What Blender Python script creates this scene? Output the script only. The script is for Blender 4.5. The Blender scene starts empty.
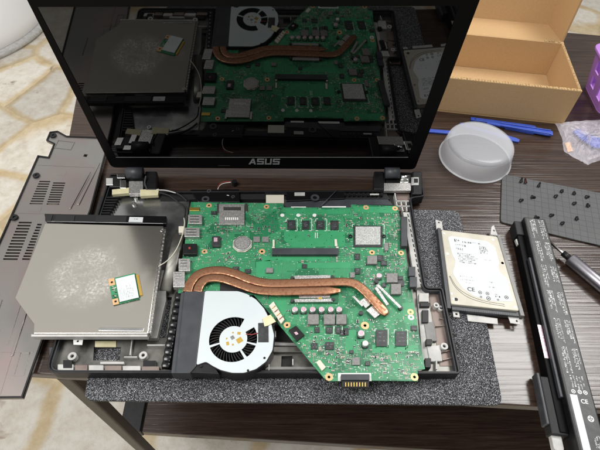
import bpy, bmesh, math, random
from mathutils import Vector, Matrix, Euler
random.seed(7)
C = bpy.context.scene
COL = C.collection
S = 0.001                                   # everything below is in millimetres
R = math.radians
# ------------------------------------------------------------------ camera (solved from the photo)
CAM = Vector((218.69, -162.44, 443.90))
ROT = Euler((0.666735, -0.026879, -0.007333), 'XYZ')
F = 475.7
RM = ROT.to_matrix()
def ray(px, py):
    return RM @ Vector(((px-300)/F, -(py-225)/F, -1))
def at(px, py, z=0.0):
    d = ray(px, py)
    return CAM + d*((z-CAM.z)/d.z)
def xy(px, py, z): 
    p = at(px, py, z); return (p.x, p.y)
def XY(pts, z): return [xy(a, b, z) for a, b in pts]
# ------------------------------------------------------------------ materials
def newmat(name):
    m = bpy.data.materials.new(name); m.use_nodes = True
    return m, m.node_tree.nodes, m.node_tree.links, m.node_tree.nodes['Principled BSDF']
def mat(name, c, rough=.5, metal=0, spec=.5, c2=None, scale=60, lo=.35, hi=.65, stretch=(1,1,1), bump=0, bscale=None,
        detail=4, rvar=0, coat=0, alpha=1, trans=0, ior=1.5):
    m, N, L, b = newmat(name)
    b.inputs['Base Color'].default_value = (*c, 1)
    b.inputs['Roughness'].default_value = rough
    b.inputs['Metallic'].default_value = metal
    b.inputs['Specular IOR Level'].default_value = spec
    b.inputs['Coat Weight'].default_value = coat
    b.inputs['Coat Roughness'].default_value = .08
    b.inputs['Transmission Weight'].default_value = trans
    b.inputs['IOR'].default_value = ior
    if c2 or bump or rvar:
        tc = N.new('ShaderNodeTexCoord'); mp = N.new('ShaderNodeMapping'); mp.inputs['Scale'].default_value = stretch
        L.new(tc.outputs['Object'], mp.inputs['Vector'])
    if c2 or rvar:
        n = N.new('ShaderNodeTexNoise'); n.inputs['Scale'].default_value = scale; n.inputs['Detail'].default_value = detail
        L.new(mp.outputs[0], n.inputs['Vector'])
        r = N.new('ShaderNodeMapRange'); r.inputs[1].default_value = lo; r.inputs[2].default_value = hi
        L.new(n.outputs['Fac'], r.inputs[0])
        if c2:
            mx = N.new('ShaderNodeMix'); mx.data_type = 'RGBA'
            mx.inputs[6].default_value = (*c, 1); mx.inputs[7].default_value = (*c2, 1)
            L.new(r.outputs[0], mx.inputs[0]); L.new(mx.outputs[2], b.inputs['Base Color'])
        if rvar:
            q = N.new('ShaderNodeMapRange'); q.inputs[3].default_value = rough-rvar; q.inputs[4].default_value = rough+rvar
            L.new(r.outputs[0], q.inputs[0]); L.new(q.outputs[0], b.inputs['Roughness'])
    if bump:
        n2 = N.new('ShaderNodeTexNoise'); n2.inputs['Scale'].default_value = bscale or scale; n2.inputs['Detail'].default_value = 5
        L.new(mp.outputs[0], n2.inputs['Vector'])
        bp = N.new('ShaderNodeBump'); bp.inputs['Strength'].default_value = bump; bp.inputs['Distance'].default_value = .0005
        L.new(n2.outputs['Fac'], bp.inputs['Height']); L.new(bp.outputs[0], b.inputs['Normal'])
    return m
M = {}
M['black'] = mat('black plastic', (.006,.006,.007), .42, spec=.35, c2=(.012,.012,.013), scale=120, bump=.08, bscale=900)
M['matt'] = mat('matt black', (.009,.009,.010), .6, bump=.2, bscale=1500)
M['bezel'] = mat('bezel plastic', (.0025,.0025,.003), .5, spec=.1, bump=.05, bscale=2500)
M['gloss'] = mat('glossy black', (.006,.006,.007), .18, bump=.03, bscale=300)
M['slate'] = mat('slate plastic', (.035,.038,.045), .45, c2=(.05,.053,.06), scale=80, bump=.1, bscale=900)
M['grey'] = mat('grey plastic', (.16,.16,.155), .45, c2=(.24,.235,.225), scale=60, bump=.1, bscale=500)
M['lgrey'] = mat('light grey plastic', (.42,.42,.40), .45, c2=(.55,.54,.52), scale=90)
M['chip'] = mat('chip epoxy', (.022,.024,.026), .42, c2=(.045,.047,.05), scale=250, bump=.1, bscale=2500)
M['inductor'] = mat('inductor ferrite', (.19,.185,.18), .5, metal=.15, c2=(.26,.25,.245), scale=500, bump=.15, bscale=2500)
M['steel'] = mat('steel', (.62,.61,.59), .3, metal=1, c2=(.48,.47,.46), scale=150, rvar=.08)
M['bright'] = mat('bright steel', (.80,.80,.79), .25, metal=1)
M['rough_steel'] = mat('stamped steel', (.38,.375,.37), .38, metal=.7, c2=(.64,.625,.61), scale=700, bump=.5, bscale=900)
M['shield'] = mat('shield metal', (.36,.37,.375), .24, metal=.9, c2=(.46,.46,.455), scale=35, rvar=.08, bump=.1, bscale=60)
M['tray'] = mat('tray coating', (.11,.108,.10), .36, metal=.7, c2=(.24,.235,.21), scale=40, rvar=.1, bump=.12, bscale=90)
M['tray_brown'] = mat('brown tray coating', (.17,.125,.11), .5, metal=.35, c2=(.27,.22,.195), scale=40, rvar=.1, bump=.15, bscale=80)
M['cover'] = mat('cover coating', (.31,.31,.295), .34, metal=.75, c2=(.30,.225,.215), scale=14, lo=.38, hi=.72, rvar=.1, bump=.25, bscale=30)
M['copper'] = mat('copper', (.50,.265,.155), .40, metal=.85, c2=(.27,.12,.068), scale=330, lo=.40, hi=.64, rvar=.1, bump=.16, bscale=700)
M['gold'] = mat('gold pins', (.75,.50,.12), .35, metal=.9)
M['ring'] = mat('copper pad', (.80,.47,.24), .4, metal=.35)
M['white'] = mat('white paint', (.80,.80,.78), .45)
M['paper'] = mat('white label', (.68,.71,.72), .65, spec=.2, c2=(.63,.66,.67), scale=30)
M['fanplate'] = mat('white fan plate', (.66,.71,.73), .42, metal=.25, c2=(.60,.66,.68), scale=30, rvar=.06)
M['cream'] = mat('cream tape', (.74,.69,.44), .55, c2=(.64,.59,.36), scale=120)
M['ivory'] = mat('ivory plastic', (.66,.63,.53), .5)
M['pinkcap'] = mat('capacitor top', (.62,.36,.46), .35, metal=.3, c2=(.72,.55,.60), scale=400)
M['silvercap'] = mat('silver capacitor', (.72,.70,.70), .3, metal=.6)
M['red'] = mat('red wire', (.35,.05,.04), .5)
M['ink'] = mat('printed ink', (.02,.02,.025), .6)
M['wink'] = mat('white print', (.72,.73,.73), .5)
M['grink'] = mat('grey print', (.33,.34,.35), .5)
M['dkink'] = mat('dark grey print', (.045,.045,.05), .5)
M['blue'] = mat('blue nylon', (.032,.075,.42), .38, c2=(.045,.10,.50), scale=60, bump=.1, bscale=500)
M['purple'] = mat('purple plastic', (.42,.19,.58), .38, c2=(.45,.21,.62), scale=30)
M['die'] = mat('thermal paste chip', (.30,.31,.30), .55, c2=(.58,.59,.57), scale=900, bump=.4, bscale=900)
M['kraft'] = mat('kraft cardboard', (.50,.325,.165), .8, spec=.2, c2=(.535,.355,.185), scale=500, bump=.12, bscale=1200)
M['kraftedge'] = mat('cardboard edge', (.55,.39,.20), .85, c2=(.22,.13,.05), scale=380, spec=.2)
M['ssteel'] = mat('brushed alloy', (.30,.29,.32), .33, metal=.9, c2=(.36,.35,.38), scale=60, stretch=(1,1,8))
M['taupe'] = mat('taupe powder coat', (.085,.074,.058), .5, c2=(.10,.088,.07), scale=90, bump=.1, bscale=900)
M['tubwhite'] = mat('white plastic', (.86,.86,.86), .35)
M['screenedge'] = mat('screen edge line', (.03,.03,.032), .3)
M['green_dk'] = mat('bare green board', (.012,.12,.05), .4)
M['darkhole'] = mat('dark socket', (.004,.004,.004), .7)

def mat_screen():
    m, N, L, b = newmat('glossy screen')
    b.inputs['Base Color'].default_value = (.0015,.0015,.0018,1)
    b.inputs['Roughness'].default_value = .022
    b.inputs['IOR'].default_value = 1.58
    return m
M['screen'] = mat_screen()

def mat_pcb():
    m, N, L, b = newmat('green circuit board')
    tc = N.new('ShaderNodeTexCoord'); V = tc.outputs['Object']
    def noise(s, d=2):
        n = N.new('ShaderNodeTexNoise'); n.inputs['Scale'].default_value = s; n.inputs['Detail'].default_value = d
        L.new(V, n.inputs['Vector']); return n.outputs['Fac']
    def mth(op, a, bb):
        n = N.new('ShaderNodeMath'); n.operation = op
        for i, v in enumerate((a, bb)):
            if isinstance(v, (int, float)): n.inputs[i].default_value = v
            else: L.new(v, n.inputs[i])
        return n.outputs[0]
    # large copper pours (lighter), blocky
    vo = N.new('ShaderNodeTexVoronoi'); vo.distance = 'CHEBYCHEV'; vo.inputs['Scale'].default_value = 42; L.new(V, vo.inputs['Vector'])
    sp = N.new('ShaderNodeSeparateColor'); L.new(vo.outputs['Color'], sp.inputs[0])
    pour = mth('GREATER_THAN', sp.outputs[0], .5)
    # fine traces: thin bands in three directions, each inside its own blocky cells
    v3 = N.new('ShaderNodeTexVoronoi'); v3.distance = 'CHEBYCHEV'; v3.inputs['Scale'].default_value = 85; L.new(V, v3.inputs['Vector'])
    s3 = N.new('ShaderNodeSeparateColor'); L.new(v3.outputs['Color'], s3.inputs[0])
    tr = None
    for ang, lo_, hi_ in ((0,0,.26),(90,.26,.5),(45,.5,.62),(-45,.62,.72)):
        mp = N.new('ShaderNodeMapping'); mp.inputs['Rotation'].default_value = (0,0,R(ang)); L.new(V, mp.inputs['Vector'])
        wv = N.new('ShaderNodeTexWave'); wv.inputs['Scale'].default_value = 290; wv.inputs['Distortion'].default_value = 2.5
        wv.inputs['Detail'].default_value = 2; wv.inputs['Detail Scale'].default_value = .6; L.new(mp.outputs[0], wv.inputs['Vector'])
        g = mth('MULTIPLY', mth('GREATER_THAN', s3.outputs[1], lo_), mth('LESS_THAN', s3.outputs[1], hi_))
        t = mth('MULTIPLY', mth('GREATER_THAN', wv.outputs['Fac'], .74), g)
        tr = t if tr is None else mth('MAXIMUM', tr, t)
    # vias
    v2 = N.new('ShaderNodeTexVoronoi'); v2.inputs['Scale'].default_value = 330; L.new(V, v2.inputs['Vector'])
    via = mth('MULTIPLY', mth('LESS_THAN', v2.outputs['Distance'], .16), mth('GREATER_THAN', noise(70), .47))
    def mix(f, a, bb):
        n = N.new('ShaderNodeMix'); n.data_type = 'RGBA'
        L.new(f, n.inputs[0])
        for i, v in ((6, a), (7, bb)):
            if isinstance(v, tuple): n.inputs[i].default_value = (*v, 1)
            else: L.new(v, n.inputs[i])
        return n.outputs[2]
    c = mix(pour, (.011,.112,.053), (.027,.20,.090))
    c = mix(noise(30), c, (.022,.18,.076))
    c = mix(tr, c, (.085,.40,.19))
    c = mix(via, c, (.42,.55,.38))
    L.new(c, b.inputs['Base Color'])
    b.inputs['Roughness'].default_value = .36
    bp = N.new('ShaderNodeBump'); bp.inputs['Strength'].default_value = .25; bp.inputs['Distance'].default_value = .0002
    L.new(wv.outputs['Fac'], bp.inputs['Height']); L.new(bp.outputs[0], b.inputs['Normal'])
    return m
M['pcb'] = mat_pcb()
M['pour'] = mat('light copper pour', (.040,.28,.118), .36, c2=(.047,.31,.138), scale=120)
M['pourdk'] = mat('dark copper pour', (.018,.17,.075), .36, c2=(.024,.20,.09), scale=120)

def mat_foam():
    m, N, L, b = newmat('speckled grey foam')
    tc = N.new('ShaderNodeTexCoord')
    n = N.new('ShaderNodeTexNoise'); n.inputs['Scale'].default_value = 1350; n.inputs['Detail'].default_value = 3; n.inputs['Roughness'].default_value = .65
    L.new(tc.outputs['Object'], n.inputs['Vector'])
    r = N.new('ShaderNodeValToRGB'); e = r.color_ramp.elements
    e[0].position = .43; e[0].color = (.012,.012,.014,1); e[1].position = .68; e[1].color = (.74,.75,.79,1)
    k = e.new(.55); k.color = (.075,.077,.084,1)
    L.new(n.outputs['Fac'], r.inputs[0]); L.new(r.outputs[0], b.inputs['Base Color'])
    b.inputs['Roughness'].default_value = .8; b.inputs['Specular IOR Level'].default_value = .25
    bp = N.new('ShaderNodeBump'); bp.inputs['Strength'].default_value = .8; bp.inputs['Distance'].default_value = .0008
    L.new(n.outputs['Fac'], bp.inputs['Height']); L.new(bp.outputs[0], b.inputs['Normal'])
    return m
M['foam'] = mat_foam()

def mat_wood():
    m, N, L, b = newmat('dark laminate wood')
    tc = N.new('ShaderNodeTexCoord')
    mp = N.new('ShaderNodeMapping'); mp.inputs['Rotation'].default_value = (0,0,R(4)); mp.inputs['Scale'].default_value = (1.5,36,36)
    L.new(tc.outputs['Object'], mp.inputs['Vector'])
    n = N.new('ShaderNodeTexNoise'); n.inputs['Scale'].default_value = 9; n.inputs['Detail'].default_value = 9; n.inputs['Roughness'].default_value = .72
    n.inputs['Distortion'].default_value = .25
    L.new(mp.outputs[0], n.inputs['Vector'])
    r = N.new('ShaderNodeValToRGB'); e = r.color_ramp.elements
    e[0].position = .30; e[0].color = (.020,.0110,.0082,1); e[1].position = .78; e[1].color = (.088,.056,.041,1)
    k = e.new(.5); k.color = (.043,.0265,.0200,1)
    L.new(n.outputs['Fac'], r.inputs[0]); L.new(r.outputs[0], b.inputs['Base Color'])
    mp2 = N.new('ShaderNodeMapping'); mp2.inputs['Rotation'].default_value = (0,0,R(3)); mp2.inputs['Scale'].default_value = (.8,42,42)
    L.new(tc.outputs['Object'], mp2.inputs['Vector'])
    n2 = N.new('ShaderNodeTexNoise'); n2.inputs['Scale'].default_value = 8; n2.inputs['Detail'].default_value = 5
    L.new(mp2.outputs[0], n2.inputs['Vector'])
    q = N.new('ShaderNodeMapRange'); q.inputs[1].default_value = .35; q.inputs[2].default_value = .65
    q.inputs[3].default_value = .11; q.inputs[4].default_value = .27
    L.new(n2.outputs['Fac'], q.inputs[0]); L.new(q.outputs[0], b.inputs['Roughness'])
    b.inputs['Specular IOR Level'].default_value = .5
    bp = N.new('ShaderNodeBump'); bp.inputs['Strength'].default_value = .55; bp.inputs['Distance'].default_value = .0006
    L.new(n2.outputs['Fac'], bp.inputs['Height']); L.new(bp.outputs[0], b.inputs['Normal'])
    return m
M['wood'] = mat_wood()

def mat_floor():
    m, N, L, b = newmat('crazy paving stone')
    tc = N.new('ShaderNodeTexCoord')
    n = N.new('ShaderNodeTexNoise'); n.inputs['Scale'].default_value = 5; n.inputs['Detail'].default_value = 4
    L.new(tc.outputs['Object'], n.inputs['Vector'])
    mx = N.new('ShaderNodeMix'); mx.data_type = 'VECTOR'; mx.inputs[0].default_value = .055
    L.new(tc.outputs['Object'], mx.inputs[4]); L.new(n.outputs['Color'], mx.inputs[5])
    def vor(feat):
        v = N.new('ShaderNodeTexVoronoi'); v.feature = feat; v.inputs['Scale'].default_value = 4.1; v.inputs['Randomness'].default_value = .9
        L.new(mx.outputs[1], v.inputs['Vector']); return v
    ve, vc = vor('DISTANCE_TO_EDGE'), vor('F1')
    g = N.new('ShaderNodeMapRange'); g.inputs[1].default_value = .035; g.inputs[2].default_value = .095
    L.new(ve.outputs['Distance'], g.inputs[0])
    n3 = N.new('ShaderNodeTexNoise'); n3.inputs['Scale'].default_value = 19; n3.inputs['Detail'].default_value = 10; n3.inputs['Roughness'].default_value = .74
    L.new(tc.outputs['Object'], n3.inputs['Vector'])
    st = N.new('ShaderNodeValToRGB'); e = st.color_ramp.elements
    e[0].position = .30; e[0].color = (.58,.50,.40,1); e[1].position = .58; e[1].color = (.80,.76,.68,1)
    L.new(n3.outputs['Fac'], st.inputs[0])
    gr = N.new('ShaderNodeValToRGB'); e = gr.color_ramp.elements
    e[0].position = .3; e[0].color = (.52,.38,.20,1); e[1].position = .7; e[1].color = (.74,.62,.42,1)
    L.new(n3.outputs['Fac'], gr.inputs[0])
    c = N.new('ShaderNodeMix'); c.data_type = 'RGBA'
    L.new(g.outputs[0], c.inputs[0]); L.new(gr.outputs[0], c.inputs[6]); L.new(st.outputs[0], c.inputs[7])
    hs = N.new('ShaderNodeSeparateColor'); L.new(vc.outputs['Color'], hs.inputs[0])
    tn = N.new('ShaderNodeMapRange'); tn.inputs[3].default_value = .78; tn.inputs[4].default_value = 1.08; L.new(hs.outputs[0], tn.inputs[0])
    c2 = N.new('ShaderNodeMix'); c2.data_type = 'RGBA'; c2.blend_type = 'MULTIPLY'; c2.inputs[0].default_value = 1
    L.new(c.outputs[2], c2.inputs[6]); L.new(tn.outputs[0], c2.inputs[7])
    n4 = N.new('ShaderNodeTexNoise'); n4.inputs['Scale'].default_value = 9; n4.inputs['Detail'].default_value = 9; n4.inputs['Distortion'].default_value = 1.2
    L.new(tc.outputs['Object'], n4.inputs['Vector'])
    cr = N.new('ShaderNodeMapRange'); cr.inputs[1].default_value = .64; cr.inputs[2].default_value = .71; L.new(n4.outputs['Fac'], cr.inputs[0])
    c3 = N.new('ShaderNodeMix'); c3.data_type = 'RGBA'; c3.inputs[7].default_value = (.30,.22,.16,1)
    L.new(cr.outputs[0], c3.inputs[0]); L.new(c2.outputs[2], c3.inputs[6]); L.new(c3.outputs[2], b.inputs['Base Color'])
    b.inputs['Roughness'].default_value = .55
    bp = N.new('ShaderNodeBump'); bp.inputs['Strength'].default_value = .5; bp.inputs['Distance'].default_value = .006
    L.new(n3.outputs['Fac'], bp.inputs['Height']); L.new(bp.outputs[0], b.inputs['Normal'])
    return m
M['floor'] = mat_floor()

def mat_drive():
    # brushed zinc lid of the drive with a dusty round patch where the disc turns
    m, N, L, b = newmat('dusty drive lid')
    tc = N.new('ShaderNodeTexCoord')
    c0 = at(86, 275, 27)
    mp = N.new('ShaderNodeMapping'); mp.inputs['Location'].default_value = (-(c0.x-20)*S, -(c0.y-100)*S, 0); L.new(tc.outputs['Object'], mp.inputs['Vector'])
    ln = N.new('ShaderNodeVectorMath'); ln.operation = 'LENGTH'
    fl = N.new('ShaderNodeVectorMath'); fl.operation = 'MULTIPLY'; fl.inputs[1].default_value = (1,1,0)
    L.new(mp.outputs[0], fl.inputs[0]); L.new(fl.outputs[0], ln.inputs[0])
    msk = N.new('ShaderNodeMapRange'); msk.interpolation_type = 'SMOOTHSTEP'
    msk.inputs[1].default_value = .044; msk.inputs[2].default_value = .024; L.new(ln.outputs['Value'], msk.inputs[0])
    n = N.new('ShaderNodeTexNoise'); n.inputs['Scale'].default_value = 420; n.inputs['Detail'].default_value = 6; n.inputs['Roughness'].default_value = .7
    L.new(tc.outputs['Object'], n.inputs['Vector'])
    r = N.new('ShaderNodeMapRange'); r.inputs[1].default_value = .42; r.inputs[2].default_value = .66; L.new(n.outputs['Fac'], r.inputs[0])
    nb = N.new('ShaderNodeTexNoise'); nb.inputs['Scale'].default_value = 62; nb.inputs['Detail'].default_value = 8; nb.inputs['Roughness'].default_value = .72
    L.new(tc.outputs['Object'], nb.inputs['Vector'])
    rb_ = N.new('ShaderNodeMapRange'); rb_.inputs[1].default_value = .40; rb_.inputs[2].default_value = .62; L.new(nb.outputs['Fac'], rb_.inputs[0])
    vd = N.new('ShaderNodeTexVoronoi'); vd.inputs['Scale'].default_value = 260; L.new(tc.outputs['Object'], vd.inputs['Vector'])
    rv_ = N.new('ShaderNodeMapRange'); rv_.inputs[1].default_value = .42; rv_.inputs[2].default_value = .12; L.new(vd.outputs['Distance'], rv_.inputs[0])
    s1 = N.new('ShaderNodeMath'); s1.operation = 'MULTIPLY_ADD'; L.new(rv_.outputs[0], s1.inputs[0]); s1.inputs[1].default_value = .55; L.new(r.outputs[0], s1.inputs[2])
    s2 = N.new('ShaderNodeMath'); s2.operation = 'MULTIPLY_ADD'; L.new(rb_.outputs[0], s2.inputs[0]); L.new(s1.outputs[0], s2.inputs[1]); s2.inputs[2].default_value = .16
    mu = N.new('ShaderNodeMath'); mu.operation = 'MULTIPLY'; L.new(msk.outputs[0], mu.inputs[0]); L.new(s2.outputs[0], mu.inputs[1])
    n5 = N.new('ShaderNodeTexNoise'); n5.inputs['Scale'].default_value = 30; n5.inputs['Detail'].default_value = 5; L.new(tc.outputs['Object'], n5.inputs['Vector'])
    r5 = N.new('ShaderNodeMapRange'); r5.inputs[1].default_value = .62; r5.inputs[2].default_value = .8; r5.inputs[4].default_value = .22; L.new(n5.outputs['Fac'], r5.inputs[0])
    ad = N.new('ShaderNodeMath'); ad.operation = 'ADD'; ad.use_clamp = True; L.new(mu.outputs[0], ad.inputs[0]); L.new(r5.outputs[0], ad.inputs[1])
    k = N.new('ShaderNodeMath'); k.operation = 'MULTIPLY'; k.inputs[1].default_value = .48; L.new(ad.outputs[0], k.inputs[0])
    c = N.new('ShaderNodeMix'); c.data_type = 'RGBA'; c.inputs[6].default_value = (.56,.535,.48,1); c.inputs[7].default_value = (.80,.78,.75,1)
    L.new(k.outputs[0], c.inputs[0]); L.new(c.outputs[2], b.inputs['Base Color'])
    me = N.new('ShaderNodeMapRange'); me.inputs[3].default_value = .9; me.inputs[4].default_value = .15; L.new(k.outputs[0], me.inputs[0]); L.new(me.outputs[0], b.inputs['Metallic'])
    ro = N.new('ShaderNodeMapRange'); ro.inputs[3].default_value = .17; ro.inputs[4].default_value = .65; L.new(k.outputs[0], ro.inputs[0]); L.new(ro.outputs[0], b.inputs['Roughness'])
    return m
M['drive'] = mat_drive()
M['hddcase'] = mat('cast aluminium', (.47,.445,.375), .5, spec=.3, metal=.2, c2=(.54,.515,.44), scale=60, bump=.1, bscale=900)

def mat_mat():
    m, N, L, b = newmat('grid mat rubber')
    tc = N.new('ShaderNodeTexCoord'); mp = N.new('ShaderNodeMapping'); mp.inputs['Rotation'].default_value = (0,0,R(15))
    L.new(tc.outputs['Object'], mp.inputs['Vector'])
    br = N.new('ShaderNodeTexBrick'); br.offset = 0; br.inputs['Scale'].default_value = 1
    br.inputs['Brick Width'].default_value = .0085; br.inputs['Row Height'].default_value = .0085
    br.inputs['Mortar Size'].default_value = .00028; br.inputs['Mortar Smooth'].default_value = .2
    br.inputs['Color1'].default_value = (.062,.065,.067,1); br.inputs['Color2'].default_value = (.070,.073,.075,1); br.inputs['Mortar'].default_value = (.020,.021,.022,1)
    L.new(mp.outputs[0], br.inputs['Vector']); L.new(br.outputs['Color'], b.inputs['Base Color'])
    b.inputs['Roughness'].default_value = .55
    return m
M['gridmat'] = mat_mat()

def mat_clear(name, tint, trans, rough, frac, bump):
    m, N, L, b = newmat(name)
    b.inputs['Base Color'].default_value = (*tint, 1); b.inputs['Roughness'].default_value = rough
    b.inputs['Transmission Weight'].default_value = 0
    t = N.new('ShaderNodeBsdfTransparent'); mx = N.new('ShaderNodeMixShader'); mx.inputs[0].default_value = frac
    out = N['Material Output']
    tl = N.new('ShaderNodeBsdfTranslucent'); tl.inputs[0].default_value = (*tint, 1)
    m2 = N.new('ShaderNodeMixShader'); m2.inputs[0].default_value = trans
    L.new(b.outputs[0], m2.inputs[1]); L.new(tl.outputs[0], m2.inputs[2])
    L.new(t.outputs[0], mx.inputs[1]); L.new(m2.outputs[0], mx.inputs[2]); L.new(mx.outputs[0], out.inputs['Surface'])
    if bump:
        tc = N.new('ShaderNodeTexCoord'); n = N.new('ShaderNodeTexNoise'); n.inputs['Scale'].default_value = 130; n.inputs['Detail'].default_value = 6
        L.new(tc.outputs['Object'], n.inputs['Vector'])
        bp = N.new('ShaderNodeBump'); bp.inputs['Strength'].default_value = bump; bp.inputs['Distance'].default_value = .003
        L.new(n.outputs['Fac'], bp.inputs['Height']); L.new(bp.outputs[0], b.inputs['Normal'])
    return m
M['frost'] = mat_clear('frosted plastic wall', (.93,.94,.97), .35, .2, .50, 0)
M['frostbase'] = mat_clear('frosted plastic base', (.90,.93,.99), .25, .15, .27, 0)
M['frostrim'] = mat_clear('frosted plastic rim', (.88,.90,.92), .35, .15, .7, 0)
M['bag'] = mat_clear('clear plastic film', (.92,.88,.95), .12, .1, .30, 1.0)

# ------------------------------------------------------------------ mesh building
def inset(poly, d):
    n = len(poly); out = []
    area = sum(poly[i][0]*poly[(i+1)%n][1]-poly[(i+1)%n][0]*poly[i][1] for i in range(n))
    s = 1 if area > 0 else -1
    for i in range(n):
        p0, p1, p2 = Vector(poly[i-1]), Vector(poly[i]), Vector(poly[(i+1)%n])
        a, b = (p1-p0).normalized(), (p2-p1).normalized()
        na, nb = Vector((-a.y, a.x))*s, Vector((-b.y, b.x))*s
        k = na+nb
        if k.length < .2: k = na
        k = k.normalized(); q = max(.4, k.dot(na))
        v = p1+k*(d/q); out.append((v.x, v.y))
    return out
def rnd(poly, r, n=5):
    out = []; N_ = len(poly)
    for i in range(N_):
        p0, p1, p2 = Vector(poly[i-1]), Vector(poly[i]), Vector(poly[(i+1)%N_])
        a = (p0-p1); b = (p2-p1); rr = min(r, a.length*.45, b.length*.45)
        A = p1+a.normalized()*rr; B = p1+b.normalized()*rr
        for k in range(n+1):
            t = k/n; v = A*(1-t)**2+p1*2*t*(1-t)+B*t*t; out.append((v.x, v.y))
    return out
def circ(c, r, n=20, a0=0, a1=360):
    full = abs(a1-a0) >= 360
    return [(c[0]+r*math.cos(R(a0+(a1-a0)*k/(n if full else n-1))), c[1]+r*math.sin(R(a0+(a1-a0)*k/(n if full else n-1)))) for k in range(n)]
def sector(c, r0, r1, a0, a1, n=14):
    return circ(c, r1, n, a0, a1)+circ(c, r0, n, a1, a0)
def rect(c, w, h, rot=0):
    ca, sa = math.cos(R(rot)), math.sin(R(rot))
    return [(c[0]+ca*u-sa*v, c[1]+sa*u+ca*v) for u, v in ((-w/2,-h/2),(w/2,-h/2),(w/2,h/2),(-w/2,h/2))]
def smooth(pts, n=8):
    P = [Vector(p) for p in pts]; out = []
    for i in range(len(P)-1):
        p0, p1, p2, p3 = P[max(i-1,0)], P[i], P[i+1], P[min(i+2,len(P)-1)]
        for k in range(n):
            t = k/n
            out.append(.5*((2*p1)+(p2-p0)*t+(2*p0-5*p1+4*p2-p3)*t*t+(3*p1-p0-3*p2+p3)*t**3))
    out.append(P[-1]); return out

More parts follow.
